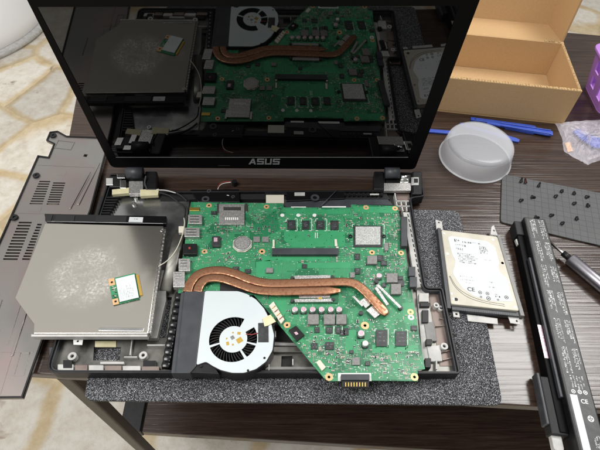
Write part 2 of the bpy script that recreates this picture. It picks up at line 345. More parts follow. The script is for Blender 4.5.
class MB:
    def __init__(s): s.bm = bmesh.new()
    def faces_mi(s, fs, mi):
        for f in fs: f.material_index = mi
    def prism(s, poly, z0, z1, mi=0, zt=None):
        """solid between z0 and z1 over a 2-D outline; zt(x,y) may tilt the top"""
        a = [s.bm.verts.new((x, y, z0)) for x, y in poly]; b = [s.bm.verts.new((x, y, zt(x,y) if zt else z1)) for x, y in poly]
        fs = [s.bm.faces.new(a[::-1]), s.bm.faces.new(b)]
        n = len(poly)
        for i in range(n): fs.append(s.bm.faces.new((a[i], a[(i+1)%n], b[(i+1)%n], b[i])))
        s.faces_mi(fs, mi); return s
    def plate(s, outer, holes, z0, z1, mi=0):
        tmp = bmesh.new(); es = []
        for lp in [outer]+holes:
            v = [tmp.verts.new((x, y, z1)) for x, y in lp]
            es += [tmp.edges.new((v[i], v[(i+1)%len(v)])) for i in range(len(v))]
        bmesh.ops.triangle_fill(tmp, use_beauty=True, use_dissolve=False, edges=es, normal=(0,0,1))
        g = bmesh.ops.extrude_face_region(tmp, geom=list(tmp.faces))
        for v in [e for e in g['geom'] if isinstance(e, bmesh.types.BMVert)]: v.co.z = z0
        for f in tmp.faces: f.material_index = mi
        me = bpy.data.meshes.new('tmp'); tmp.to_mesh(me); tmp.free(); s.bm.from_mesh(me); bpy.data.meshes.remove(me)
        return s
    def box(s, c, d, rot=0, mi=0):
        return s.prism(rect(c, d[0], d[1], rot), c[2]-d[2]/2, c[2]+d[2]/2, mi)
    def cyl(s, c, r, z0, z1, n=20, mi=0, r1=None):
        a = [s.bm.verts.new((c[0]+r*math.cos(2*math.pi*k/n), c[1]+r*math.sin(2*math.pi*k/n), z0)) for k in range(n)]
        r1 = r if r1 is None else r1
        b = [s.bm.verts.new((c[0]+r1*math.cos(2*math.pi*k/n), c[1]+r1*math.sin(2*math.pi*k/n), z1)) for k in range(n)]
        fs = [s.bm.faces.new(a[::-1]), s.bm.faces.new(b)]
        for i in range(n): fs.append(s.bm.faces.new((a[i], a[(i+1)%n], b[(i+1)%n], b[i])))
        s.faces_mi(fs, mi); return s
    def ring(s, c, r0, r1, z0, z1, n=20, mi=0):
        return s.plate(circ(c, r1, n), [circ(c, r0, n)], z0, z1, mi)
    def tube(s, pts, w, h=None, n=10, mi=0, radf=None, cap=True):
        """sweep a flattened round section (w wide, h high) along pts"""
        P = [Vector(p) for p in pts]; h = h or w; rings = []
        for i, p in enumerate(P):
            t = (P[min(i+1,len(P)-1)]-P[max(i-1,0)]).normalized()
            side = t.cross(Vector((0,0,1)))
            side = side.normalized() if side.length > 1e-3 else Vector((1,0,0))
            up = side.cross(t).normalized(); f = radf(i/(len(P)-1)) if radf else 1
            ring = []
            for k in range(n):
                a = 2*math.pi*k/n; ca, sa = math.cos(a), math.sin(a)
                if h != w:
                    ca = math.copysign(abs(ca)**.4, ca); sa = math.copysign(abs(sa)**.4, sa)
                ring.append(s.bm.verts.new(p+side*(ca*w/2*f)+up*(sa*h/2*f)))
            rings.append(ring)
        fs = []
        for a, b in zip(rings, rings[1:]):
            for k in range(n): fs.append(s.bm.faces.new((a[k], a[(k+1)%n], b[(k+1)%n], b[k])))
        if cap: fs += [s.bm.faces.new(rings[0][::-1]), s.bm.faces.new(rings[-1])]
        for f in fs: f.smooth = True
        s.faces_mi(fs, mi); return s
    def hexa(s, c8, mi=0):
        v = [s.bm.verts.new(p) for p in c8]
        fs = [s.bm.faces.new([v[i] for i in q]) for q in ((3,2,1,0),(4,5,6,7),(0,1,5,4),(1,2,6,5),(2,3,7,6),(3,0,4,7))]
        s.faces_mi(fs, mi); return s
    def lathe(s, c, prof, n=48, mi=0):
        rings = [[s.bm.verts.new((c[0]+r*math.cos(2*math.pi*k/n), c[1]+r*math.sin(2*math.pi*k/n), z)) for k in range(n)] for r, z in prof]
        fs = []
        for a, b in zip(rings, rings[1:]):
            for k in range(n): fs.append(s.bm.faces.new((a[k], a[(k+1)%n], b[(k+1)%n], b[k])))
        for f in fs: f.smooth = True
        s.faces_mi(fs, mi); return s, rings
    def build(s, name, mats, parent=None, bevel=0, seg=2, kind=None, label=None, smooth=False, origin=None):
        bmesh.ops.recalc_face_normals(s.bm, faces=s.bm.faces)
        o0 = Vector(origin) if origin else (parent['_o'] if parent else Vector((0,0,0)))
        o0 = Vector(o0)
        for v in s.bm.verts: v.co = (v.co-o0)*S
        me = bpy.data.meshes.new(name); s.bm.to_mesh(me); s.bm.free()
        for m in (mats if isinstance(mats, (list, tuple)) else [mats]): me.materials.append(M[m])
        ob = bpy.data.objects.new(name, me); COL.objects.link(ob)
        if parent: ob.parent = parent
        else: ob.location = o0*S
        ob['_o'] = tuple(o0)
        if bevel:
            b = ob.modifiers.new('bevel', 'BEVEL'); b.width = bevel*S; b.segments = seg; b.limit_method = 'ANGLE'; b.angle_limit = R(40)
        if smooth:
            for p in me.polygons: p.use_smooth = True
        if kind: ob['kind'] = kind
        if label: ob['label'] = label
        return ob
def tag(o, label, cat, group=None):
    o['label'] = label; o['category'] = cat
    if group: o['group'] = group
    return o
def thing(name, loc, label, cat, group=None):
    o = bpy.data.objects.new(name, None); COL.objects.link(o)
    o.empty_display_size = .01; o.location = Vector(loc)*S; o['_o'] = tuple(loc)
    return tag(o, label, cat, group)
def part(name, mats, parent, poly, z0, z1, bevel=0, **k):
    return MB().prism(poly, z0, z1).build(name, mats, parent, bevel, **k)
def pbox(name, mats, parent, x0, y0, x1, y1, z0, z1, bevel=0, **k):
    """a block whose top face fills a photo rectangle at its real height"""
    return part(name, mats, parent, XY([(x0,y1),(x1,y1),(x1,y0),(x0,y0)], z1), z0, z1, bevel, **k)
def ppoly(name, mats, parent, pts, z0, z1, bevel=0, **k):
    return part(name, mats, parent, XY(pts, z1), z0, z1, bevel, **k)
def struct(o): o['kind'] = 'structure'; return o
def marks(mb, o, u, v, w, rows, lh, ch, fill=.8, gap=.22, h=.06, mi=0):
    """rows of tiny unreadable printed strokes on a plane: o origin, u along the line, v down the page"""
    nrm = u.cross(v).normalized()
    if nrm.z < 0: nrm = -nrm
    for r_ in range(rows):
        x = 0; end = w*random.uniform(.55, 1)
        while x < end:
            cw = ch*random.uniform(.35, .8)
            if random.random() < fill:
                for q in range(random.choice((1,1,2))):
                    a = o+u*(x+random.uniform(0,.3)*cw)+v*(r_*lh+q*ch*.55); ww = cw*random.uniform(.3,.9); hh = ch*random.choice((.25,.4,.95) if q == 0 else (.25,.4))
                    p = [a, a+u*ww, a+u*ww+v*hh, a+v*hh]
                    mb.hexa(p+[k+nrm*h for k in p], mi)
            x += cw+ch*gap

# ------------------------------------------------------------------ floor and far things
f_ = MB().prism([(-9000,-5000),(12000,-5000),(12000,14000),(-9000,14000)], -740, -720).build('floor', 'floor'); struct(f_)

tub = thing('plastic_tub', (-1300,1900,-720), 'big white round plastic tub standing on the stone floor', 'tub')
mb = MB(); mb.lathe((-1300,1900), [(0,-470),(120,-475),(230,-492),(310,-530),(365,-590),(395,-650),(408,-690),(404,-694),(392,-690),(380,-652),(350,-596),(300,-542),(225,-505),(120,-488),(0,-484)], 72)  # profile sloped into a dome so the body catches more light from above
mb.build('body', 'tubwhite', tub)
mb = MB(); mb.lathe((-1300,1900), [(405,-692),(424,-696),(430,-708),(424,-719.5),(400,-719.5),(398,-700)], 72); mb.build('rim', 'lgrey', tub)  # grey colour stands for shading along the white tub's lower edge

# ------------------------------------------------------------------ table
table = thing('table', (300,300,-720), 'dark brown wood grain table that everything lies on', 'table')
top = MB().prism([(-27,6.5),(60,1.5),(417,-22),(1150,-60),(1150,574),(-150,752)], -12, 0).build('tabletop', 'wood', table, bevel=1.2)
a0, a1 = at(60,381,-13)+Vector((2,9,0)), at(146,450,-330)
dv = (a1-a0)/(a1.z-a0.z)
def leg(p, slant, w=14):
    q = p+slant*(-720-p.z)
    c = []
    for k in (q, p):
        c += [(k.x-w/2,k.y-w/2,k.z),(k.x+w/2,k.y-w/2,k.z),(k.x+w/2,k.y+w/2,k.z),(k.x-w/2,k.y+w/2,k.z)]
    return MB().hexa(c).build('leg', 'taupe', table, bevel=2)
leg(a0, dv); leg(Vector((1080,-20,-12.1)), Vector((0,0,1))); leg(Vector((1080,540,-12.1)), Vector((0,0,1))); leg(Vector((-100,700,-12.1)), Vector((0,0,1)))
s0, s1 = at(142,432,-450), at(420,449,-450)
sd = (s1-s0)/(s1.x-s0.x)
MB().prism([(s0.x,s0.y),(s0.x+sd.x*1000,s0.y+sd.y*1000),(s0.x+1000,520),(s0.x,520)], -470, -450).build('shelf', 'wood', table, bevel=1)
MB().prism([(s0.x-40,s0.y),(s0.x-2,s0.y),(s0.x-2,520),(s0.x-40,520)], -476, -446).build('shelf_frame', 'black', table, bevel=2)

# ------------------------------------------------------------------ foam mat
foam_poly = [(36,-20),(418,-24),(424,60),(427,209),(300,211),(34,207),(29,60)]
foam = MB().prism(rnd(foam_poly, 9), .2, 4.2).build('foam_mat', 'foam', origin=(230,90,0), bevel=.8)
tag(foam, 'speckled dark grey foam sheet lying under the opened laptop', 'foam sheet')

# ------------------------------------------------------------------ base cover beside the laptop
cover = thing('laptop_cover', (-60,150,0), 'silvery grey laptop bottom cover with vent slots at the left table edge', 'laptop cover')
ZC = 6.0
cl = [(-17,-19)]+[(-17,120),(-14,200),(-20,300)]+XY([(104,138),(67,136.5),(58,131.5),(50,132.5),(46.5,141),(54,144.5),(48.5,157.5),(38,156)], ZC)
e0, e1 = Vector(xy(38,156,ZC)), Vector(xy(0,241,ZC)); ed = (e1-e0)/(e1.y-e0.y)
cl += [tuple(e0+ed*(60-e0.y)), tuple(e0+ed*(-14-e0.y)), tuple(e0+ed*(-14-e0.y)+Vector((6,-6)))]
slots = []
def slotcol(a, b, n, w0, w1, hh):
    for k in range(n):
        t = k/(n-1); x = a[0]+(b[0]-a[0])*t; y = a[1]+(b[1]-a[1])*t; w = w0+(w1-w0)*t
        slots.append(XY([(x,y+hh),(x+w,y+hh+.2),(x+w+.4,y-hh+.2),(x+.4,y-hh)], ZC))
slotcol((39,181.5),(29.5,203.5),10,11,13,.62); slotcol((53,183),(46.5,204),10,12,12.5,.62)
slotcol((18.5,222.5),(3,259),13,13,14.5,.8); slotcol((37,224.5),(22,259),13,4.5,8,.8)
slots.append(XY([(83,156.5),(86.5,157),(88,154.5),(84.5,154)], ZC))
cm = MB().plate(cl, slots, 3.2, ZC).build('panel', 'cover', cover)
for q in ([(36,180),(66,181),(58,206),(26,206)], [(14,221),(42,223),(28,262),(-3,262)], [(82,158),(87,158),(89,153.5),(83,153.5)]): MB().prism(XY(q, 2.6), 1.0, 2.6).build('vent_dark_sheet', 'darkhole', cover)  # added black sheets below the slots, standing in for their shade
rb = MB(); rw = inset(cl, 1.6)
rb.plate(cl, [rw], ZC-.2, ZC+1.6); rb.build('rim', 'black', cover)
def ridge(a, b, w=.7, h=.6, z=ZC):
    A, B = Vector(xy(*a, z)), Vector(xy(*b, z)); d = (B-A).normalized(); n = Vector((-d.y,d.x))*w/2
    return [tuple(A+n), tuple(B+n), tuple(B-n), tuple(A-n)]
for a, b in (((38,165),(103,168)),((2,352),(33,352)),((0,395),(10,362)),((10,362),(27,310)),((16,213),(60,214)),((74,205),(95,168)),((22,300),(8,345))):
    MB().prism(ridge(a, b), ZC-.1, ZC+.35).build('rib', 'cover', cover)
for a, b, w_ in (((78,205),(99,163),3.2),((70,209),(90,172),2.2),((1,300),(-9,330),3.0),((30,300),(12,356),2.6)):
    MB().prism(ridge(a, b, w_), ZC-.1, ZC+1.0).build('rail', 'cover', cover, bevel=.35)
for q in ([(20,352),(30,352),(24,376),(13,376)], [(58,140),(75,142),(71,150),(54,148)]):
    o_ = XY(q, ZC); MB().plate(o_, [inset(o_, 1.1)], ZC-.1, ZC+.7).build('raised_frame', 'cover', cover)
for x, y in ((53,135),(36,175),(14,217)): MB().ring(xy(x,y,ZC+2), 1.6, 4.2, ZC-.1, ZC+2, 14).build('screw_post', 'black', cover)
for q in ([(60,169),(67,170),(65,176),(58,175)], [(30,206),(42,207),(40,212),(28,211)]): ppoly('sticker', 'cover', cover, q, ZC-.05, ZC+.15)

# ------------------------------------------------------------------ laptop chassis
lap = thing('laptop', (190,125,4), 'opened black laptop with dark glossy screen and stripped base', 'laptop')
ZR, ZF = 18.0, 8.0
tray = [(0,0),(380,0)]+XY([(443,287),(426.5,287),(411,198)], ZR)+XY([(425,196),(421,172),(383,172),(384,190),(157,191),(153,174)], ZR)+[(0,250)]
tray = rnd(tray, 4)
tray[:6] = rnd([(0,250),(0,0),(380,0)], 12)[6:12]
H1 = XY([(94,347),(121,347),(120,360.5),(93,360.5)], ZF); H2 = XY([(163,297),(172,297),(166,338),(157,338)], ZF)
H3 = XY([(275,325),(298,328),(298,342),(275,342)], ZF); H4 = XY([(281.5,356),(292.5,356),(292,368),(281,368)], ZF)
MB().plate(inset(tray, 1), [H1,H2,H3,H4], 4.6, ZF).build('base_tray', 'tray', lap)
MB().plate(tray, [inset(tray, 2.0)], 4.4, ZR).build('rim', 'black', lap, bevel=.4)
MB().plate(inset(tray,2.2), [inset(tray, 3.4)], ZF+.01, ZR-2.5).build('inner_lip', 'slate', lap)
# bright rounded outer corner strip along the front
# --- left bay
ppoly('shield_plate', 'shield', lap, [(118,197),(156,197),(190,197),(186,226),(176,262),(168,292),(150,292),(120,240),(100,222)], ZF+.02, 10)
MB().tube([at(181,232,12), at(176,250,12), at(166,292,12)], 13, 9, 16).build('side_channel', 'tray', lap)
b = MB()
for k in range(10):
    y = 197+k*2.6; x0 = 104-k*.9
    b.prism(XY([(x0,y+.9),(x0+15-k*.7,y+.9),(x0+15.6-k*.7,y-.3),(x0+.6,y-.3)], 15), ZF, 15)
b.build('side_vent', 'black', lap)
ppoly('vent_floor', 'matt', lap, [(100,196),(121,196),(108,224),(92,224)], ZF+.02, 9.5)
# rails around the drive bay
ppoly('bay_rail', 'grey', lap, [(158,270),(170,270),(166,292),(166,300),(157,338),(146,338)], ZF+.02, 15, .5)
MB().tube([at(158,285,17), at(150,322,17)], 1.2, None, 8).build('rail_edge', 'bright', lap)
def post(px, py, r=3.6, h=15, m='lgrey'):
    c = xy(px, py, h); MB().ring(c, r*.42, r, ZF, h, 18).build('screw_post', m, lap, bevel=.3)
    MB().cyl(c, r*.45, ZF, h-2.5, 12).build('screw_hole', 'darkhole', lap)
for q in ((72,356,4.0,14),(143,355,3.8,14),(155,294,3.2,16),(444.5,346,3.6,14),(436.5,305,3.0,14),(441,308,3.0,12)): post(*q)
# front rail
xs = [57,74,88,104,122,141,160]
for i in range(6):
    pbox('front_rail', ('lgrey' if i%2 == 0 else 'tray_brown'), lap, xs[i]+.4, 364+i*.4, xs[i+1]-.6, 370+i*.3, ZF+.02, 12.5+(i%2), .8)
pbox('rail_cap', 'lgrey', lap, 100, 361.5, 124, 364, ZF+.02, 12, .5)
pbox('latch', 'black', lap, 63, 360, 72, 368, ZF+.02, 13, .4); pbox('latch', 'black', lap, 143, 360.5, 156, 367.5, ZF+.02, 12, .4)
pbox('latch', 'slate', lap, 49, 347, 54.5, 355, ZF+.02, 15, .6)
pbox('brass_strip', 'cream', lap, 95, 341, 116, 347, ZF+.02, 9)
for a, c in (((132,340),(130,355)),((147,345),(165,345)),((124,357),(137,357))): MB().prism(ridge(a, c, 1.0, 1, 12), ZF+.02, 12).build('stiffening_rib', 'lgrey', lap)
# corrugated sleeve beside the fan
pts = [at(180-14*t, 294+75*t, 15) for t in [k/90 for k in range(91)]]
MB().tube(pts, 8.5, 9, 14, radf=lambda t: .84+.16*abs(math.sin(t*math.pi*11))).build('corrugated_sleeve', 'gloss', lap)
# --- between fan and board, front
for y0, y1, m in ((342.6,345.5,'grey'),(346.5,352,'tray'),(366.5,369.5,'grey')):
    pbox('cross_rail', m, lap, 264, y0, 306 if y0 < 350 else 318, y1, ZF+.02, 12, .5)
for x, y in ((269,357),(269,367),(275.5,334),(292.8,362)): pbox('white_post', 'lgrey', lap, x-.5, y-3, x+.5, y+3, ZF+.02, 12.5)
MB().prism(XY([(274,324),(299,327),(299,343),(274,343)], ZF-1), 4.45, 4.6).build('socket_floor', 'darkhole', lap)
MB().prism(XY([(280,355),(294,355),(293,369),(280,369)], 4.6), 4.45, 4.6).build('socket_floor', 'darkhole', lap)
# --- right side
ppoly('metal_strip', 'lgrey', lap, [(403,212),(412.5,212),(425,286),(416,288)], ZF+.02, 14, .5)
b = MB()
for k in range(15):
    t = k/14; b.prism(XY([(407.2+13*t,214+70*t),(408.2+13*t,214+70*t),(409+13*t,217+70*t),(408+13*t,217+70*t)], 14.15), 13.9, 14.15)
    b.prism(XY([(410.2+12.5*t,216+68*t),(410.9+12.5*t,216+68*t),(411.6+12.5*t,219+68*t),(410.9+12.5*t,219+68*t)], 14.15), 13.9, 14.15)
b.build('strip_slots', 'darkhole', lap)
ppoly('brown_floor', 'tray_brown', lap, [(428,289),(441,289),(455,366),(440,366)], ZF+.02, 8.6)
ppoly('silver_strip', 'lgrey', lap, [(416.5,289),(428,289),(433,340),(426,369),(423,369)], ZF+.02, 10, .4)
ppoly('silver_bracket', 'lgrey', lap, [(427,346),(440,345),(442.5,361),(430,361.5)], ZF+.02, 11.5, .4)
ppoly('silver_bracket', 'grey', lap, [(424,322),(434,322),(437,341),(427,341)], ZF+.02, 11, .4)
pbox('port_block', 'lgrey', lap, 419, 293, 429, 301.5, ZF+.02, 15, .5); pbox('port_block', 'black', lap, 420, 302.5, 430, 306.5, ZF+.02, 14, .5)
pbox('socket', 'black', lap, 422, 310, 428.5, 322.5, ZF+.02, 13, .4); pbox('socket', 'black', lap, 426, 339, 432, 345, ZF+.02, 14.5, .4)
pbox('socket', 'black', lap, 425, 358, 431, 367.5, ZF+.02, 14.5, .4); pbox('white_post', 'lgrey', lap, 436, 360, 437.2, 369, ZF+.02, 13)
for a, c in (((440,318),(447,320)),((441,352),(452,350)),((443,360),(454,357)),((436,326),(446,325))): MB().prism(ridge(a, c, .8, 1, 11), ZF+.02, 11).build('stiffening_rib', 'tray_brown', lap)
# --- rear deck
ppoly('rear_deck', 'slate', lap, [(283,199.5),(388,199.5),(393,205),(352,204.5),(351,208),(284,208)], ZF+.02, 15.0)
ppoly('rear_deck', 'matt', lap, [(160,192.5),(385,191.5),(390,199.3),(160,199.3)], ZF+.02, 14)
sp = ppoly('speaker', 'gloss', lap, [(190,189.5),(239,189),(240,202),(198,202)], ZF+.02, 17.6, .8)
for x, y, r_ in ((209,190.8,2.6),(205.5,199,4.6),(233,196.5,2.2)): MB().ring(xy(x,y,18.4), r_*.5, r_, 17.5, 18.4, 18).build('grommet', 'slate', sp)
pbox('ribbon_connector', 'ivory', lap, 266, 194.5, 284, 203, 14, 16.4, .3); pbox('connector_lid', 'black', lap, 265, 190.5, 287, 194.3, 14, 17.5, .4)
sp = ppoly('speaker', 'gloss', lap, [(286,191.5),(345,190.5),(345,198.5),(286,201)], ZF+.02, 17.2, .8)
MB().ring(xy(315,197.5,18), 2.6, 5.2, 17.1, 18, 20).build('grommet', 'slate', sp)
pbox('white_gasket', 'white', lap, 322, 206.2, 346, 208.2, 15, 15.6); pbox('white_gasket', 'white', lap, 291, 206.6, 306, 208.4, 15, 15.6)
b = MB()
for k in range(9): b.prism(XY([(344+k*4.6,195.6),(346+k*4.6,195.6),(346+k*4.6,192.6),(344+k*4.6,192.6)], 17.5), 14, 17.5)
b.build('rear_ridges', 'black', lap)
pbox('white_clip', 'lgrey', lap, 294.5, 192.2, 305, 195.4, 17.0, 18.4, .4)
pbox('white_clip', 'lgrey', lap, 370, 193.6, 379, 194.9, 17.0, 17.9, .2)
MB().tube([at(321,206,17), at(328,199,18), at(337,190,19)], 1.5, None, 8).build('cable', 'slate', lap)
# ribs under right hinge
ppoly('rib_box', 'tray_brown', lap, [(396,192),(409,192),(411,211),(398,211)], ZF+.02, 12)
for a, c in (((396,201),(409,201)),((397,206),(410,206)),((401,201),(403,211)),((406,201),(407,211)),((395,193),(398,211))): MB().prism(ridge(a, c, 1.2, 1, 16), ZF+.02, 16).build('stiffening_rib', 'lgrey', lap)
# --- hinges
def hinge(side):
    if side == 0:
        h = pbox('hinge', 'black', lap, 109, 176, 122, 187, ZF, 19, .8)
        MB().tube([at(127,173,24), at(143,173,24)], 14, 14, 18).build('hinge_barrel', 'slate', h)
        pbox('hinge_plate', 'rough_steel', h, 129, 181, 143, 194, 14, 19, .4)
        for q in ((117,174,125,178),(106,178,113,185),(120,180,126,188)): pbox('hinge_bracket', 'bright', h, *q, 19.1, 20.2, .3)
        pbox('hinge_cap', 'black', h, 145, 171, 157, 190, ZF, 20, 1.5)
    else:
        h = pbox('hinge', 'black', lap, 386, 175, 419, 190, ZF, 17, .8)
        MB().tube([at(385,173,24), at(399,173,24)], 14, 14, 18).build('hinge_barrel', 'slate', h)
        pbox('hinge_plate', 'rough_steel', h, 384, 183, 411, 190.5, 15, 19.5, .4)
        pbox('hinge_bracket', 'bright', h, 400, 176.5, 409, 183, 17, 20, .4)
        MB().tube([at(401,177.5,23), at(408,177,23)], 6, 6, 14).build('hinge_pin', 'bright', h)
        pbox('hinge_bracket', 'bright', h, 411, 177, 419, 185, 17, 21, .4); pbox('hinge_hole', 'darkhole', h, 414, 178.5, 418, 182.5, 20.9, 21.3)
        pbox('hinge_cap', 'black', h, 412, 171, 422.5, 194, ZF, 20.9, 2)
        pbox('hinge_cap', 'black', h, 374, 171, 384, 189.5, ZF, 20, 1.5)
hinge(0); hinge(1)
# --- tapes and cables of the base
for q in ([(112,189.5),(129,187.5),(129,193),(112,194.5)], [(140,189.5),(159,188.7),(158,195),(140,196)]): ppoly('tape', 'cream', lap, q, 15, 19.6, .3)
for x, y in ((136,198),(134,203.5)): MB().ring(xy(x,y,12), 1.2, 2.6, 10, 12.5, 12).build('screw_post', 'bright', lap)
def cable(name, m, pts, w, n=8, par=lap): return MB().tube(smooth([at(*p) for p in pts]), w, None, n).build(name, m, par)
cable('antenna_cable', 'matt', [(156,191,18),(168,190.5,19),(180,195,19),(187,201,19)], 2.4)
cable('antenna_cable', 'matt', [(156,192.5,18),(168,195,19),(178,202,18),(185,209,18),(184,220,17)], 1.8)
cable('antenna_cable', 'lgrey', [(157,190,19.5),(166,190.5,20.5),(176,193,20)], 1.6)
cable('antenna_cable', 'slate', [(146,176,24),(145,183,21),(147,189,20)], 2.2)
cable('antenna_cable', 'ivory', [(184,218,20),(184.5,224,22),(182,236,23),(176,250,24),(168,260,25),(158.5,266.5,28)], 1.1)
pbox('cable_plug', 'ivory', lap, 178.5, 226, 184.5, 232.5, 17.5, 22, .5)
cable('speaker_wire', 'red', [(231,181.5,10),(222,182.5,11),(218,187,13)], 1.0); cable('speaker_wire', 'white', [(231,182.3,10),(222,184,11),(218,189,13),(221,194,15),(229,195.5,18)], .9)
pl = MB(); pl.cyl(xy(234.5,181.8,6), 3.3, .3, 7, 14); pl.build('wire_plug', 'black', lap)
# ------------------------------------------------------------------ lid
YAW, AL = .0103, 1.69797
LO = Vector((190, 268.97, 10.36))
LU = Vector((math.cos(YAW), math.sin(YAW), 0)); LV = Vector((-math.sin(YAW)*math.cos(AL), math.cos(YAW)*math.cos(AL), math.sin(AL)))
LN = LU.cross(LV).normalized()
if LN.y > 0: LN = -LN                        # towards the viewer
def onlid(px, py):
    d = ray(px, py); t = (LO-CAM).dot(LN)/d.dot(LN); q = CAM+d*t-LO
    return (q.dot(LU), q.dot(LV))
def lidmap(mb):                              # local (u, s, height out of the lid) -> world
    for v in mb.bm.verts: v.co = LO+LU*v.co.x+LV*v.co.y+LN*v.co.z
    return mb
ul, ur = -4.2-190, 381.1-190
lid_out = rnd([(ul,1),(ur,1),(ur,252),(ul,252)], 7)
cTL, cTR, cBR, cBL = onlid(37,7), onlid(459,6), onlid(408.5,157), onlid(115.5,157)
scr = [cBL, cBR, cTR, cTL]
lid = lidmap(MB().prism(lid_out, -9, -1.2)).build('lid', 'bezel', lap, bevel=1.2)
lidmap(MB().plate(lid_out, [scr], -1.2, 0)).build('bezel', 'bezel', lid)
lidmap(MB().prism(inset(scr, -.5), -1.15, -.5)).build('screen', 'screen', lid)
b = MB()
b.prism([(cBL[0]+.3,cBL[1]-.9),(cBR[0]-.3,cBR[1]-.9),(cBR[0]-.3,cBR[1]-.2),(cBL[0]+.3,cBL[1]-.2)], 0, .12)
lidmap(b).build('screen_edge', 'grink', lid)
# maker's mark on the bezel (slanted cut letters)
lg = MB()
l0, l1 = onlid(248.5,164.3), onlid(280,158.8)
LW, LH = l1[0]-l0[0], l1[1]-l0[1]
def stroke(pts): lg.prism([(l0[0]+x*LW/4.2, l0[1]+y*LH) for x, y in pts], 0, .1)
stroke([(0,0),(.25,0),(.82,1),(.60,1)]); stroke([(.60,1),(.82,1),(.98,0),(.76,0)]); stroke([(.36,.22),(.78,.22),(.76,.40),(.46,.40)])
sl = .10
def sk(x, y): return (x+sl*y, y)
def bar(x0, y0, x1, y1): stroke([sk(x0,y0), sk(x1,y0), sk(x1,y1), sk(x0,y1)])
for ox in (1.12, 3.2):                       # the two letters S
    bar(ox,0,ox+.9,.19); bar(ox+.7,.2,ox+.9,.40); bar(ox,.41,ox+.9,.59); bar(ox,.6,ox+.2,.80); bar(ox,.81,ox+.92,1)
bar(2.16,.2,2.36,1); bar(2.16,0,3.04,.19); bar(2.84,.2,3.04,1)
lidmap(lg).build('logo', 'grink', lid)
m_ = MB(); q0, q1 = onlid(218,165.2), onlid(230,166)
m_.prism([(q0[0],q1[1]),(q1[0],q1[1]),(q1[0],q0[1]),(q0[0],q0[1])], 0, .08)
lidmap(m_).build('bezel_mark', 'screenedge', lid)

# ------------------------------------------------------------------ motherboard
mbd = thing('motherboard', (280,110,16), 'green laptop circuit board lying in the stripped base under copper pipes', 'circuit board')
ZB = 19.7
pcb_px = [(191,202),(250,203),(283,203.5),(284,207.5),(351,207.5),(351,204.5),(398,206),(405,250),(413,300),(420,340),(425,369),(417.5,370),(418,381),(373,380.5),(340,381),(329,381),(324,378),(254,295),(178,293),(180,272),(184,250),(187,226)]
holes_px = [(209,205.5,2.9),(266.5,206.8,2.9),(204.5,251.5,2.7),(262,251.5,3.1),(366,207.5,3.0),(395,208.5,3.0),(372,252.5,2.8),(401,253,2.8),(365,325.5,3.6),(287,325,2.9),(329,377,3.2),(414.5,377,3.2),(410.5,312,2.9),(411,317.3,2.8)]
pcb = XY(pcb_px, ZB)
hl = [circ(xy(x,y,ZB), r*.42, 10) for x, y, r in holes_px]
MB().plate(pcb, hl, ZB-1.4, ZB).build('board', 'pcb', mbd)
for i, (x, y, r) in enumerate(holes_px): MB().ring(xy(x,y,ZB), r*.43, r*1.12, ZB, ZB+.12, 18).build('screw_pad', 'white' if i == 13 else 'ring', mbd)
pours = [([(284,231),(345,231),(345,246),(292,247),(284,240)],'pour'),([(285,209),(350,209),(352,214),(286,214)],'pour'),([(262,256),(330,256),(330,261),(262,261)],'pour'),
         ([(297,263),(350,262),(350,268),(297,268)],'pour'),([(256,262),(270,260),(272,275),(256,278)],'pour'),([(372,345),(418,345),(419,352),(372,353)],'pour'),
         ([(402,303),(414,303),(417,325),(404,322)],'pour'),([(254,225),(276,210),(280,230),(258,240)],'pourdk'),([(346,330),(356,330),(357,352),(345,352)],'pour'),
         ([(270,296),(286,297),(286,312),(282,318)],'pour'),([(353,206),(396,207.5),(397,213),(354,212)],'pour'),([(286,330),(302,334),(304,342),(299,342)],'pour')]
for q, m in pours: ppoly('copper_pour', m, mbd, q, ZB, ZB+.05)
occ = []
def comp(name, m, x0, y0, x1, y1, h, bevel=.25, z0=ZB, par=mbd):
    occ.append((x0-.7,y0-.7,x1+.7,y1+.9)); return pbox(name, m, par, x0, y0, x1, y1, z0, ZB+h, bevel)
def chip(x0, y0, x1, y1, h=1.2, m='chip'):
    c = comp('chip', m, x0, y0, x1, y1, h, .15)
    t = MB(); z = ZB+h; u, v = Vector((1,0,0)), Vector((0,-1,0)); w = (x1-x0)*.62
    marks(t, at(x0+(x1-x0)*.2, y0+(y1-y0)*.25, z), u, v, w, 2, (y1-y0)*.34, max(.5,(y1-y0)*.16), h=.03)
    t.build('chip_marking', 'grink', c); return c
for x0, y0, x1, y1 in ((287.2,220,295.3,229),(302,220.5,309.5,229),(316.2,220.5,324.5,229),(330.5,220.5,338.5,229.5),(376,330,387,346.3),(395.5,331,406.5,346)):
    c = comp('memory_chip', 'chip', x0, y0, x1, y1, 1.3, .15)
    t = MB(); marks(t, at(x0+2, y0+2.5, ZB+1.3), Vector((1,0,0)), Vector((0,-1,0)), (x1-x0)*.6, 3, (y1-y0)*.25, .8, h=.03); t.build('chip_marking', 'grink', c)
for q in ((314.5,327,319.5,332.5),(326,327,332.5,333),(335.5,327,341,333.5),(343.5,328,348.5,335),(325.5,342,334,349.5),(311,343,317.5,349),(376.5,255,383.5,261),(381,260.5,387,265.5),
          (354.5,253.5,360,259.5),(355,268,360,274),(411,325.5,417,330.5),(340,330,345,335.5),(211,211,217,214.5),(397.5,280,404,286),(398,276,403,279.5),(365,361,370,365.5),(233,266.5,239,270),(245,269,251,273),(302,264,307,268),(349.5,350,353.5,353.5),(381.5,283,386,287)): chip(*q)
comp('processor_die', 'die', 355.5, 226.5, 380.5, 244.5, 2.6, .15, ZB+.9); comp('processor_base', 'chip', 353.5, 225.5, 382.5, 247, .9)
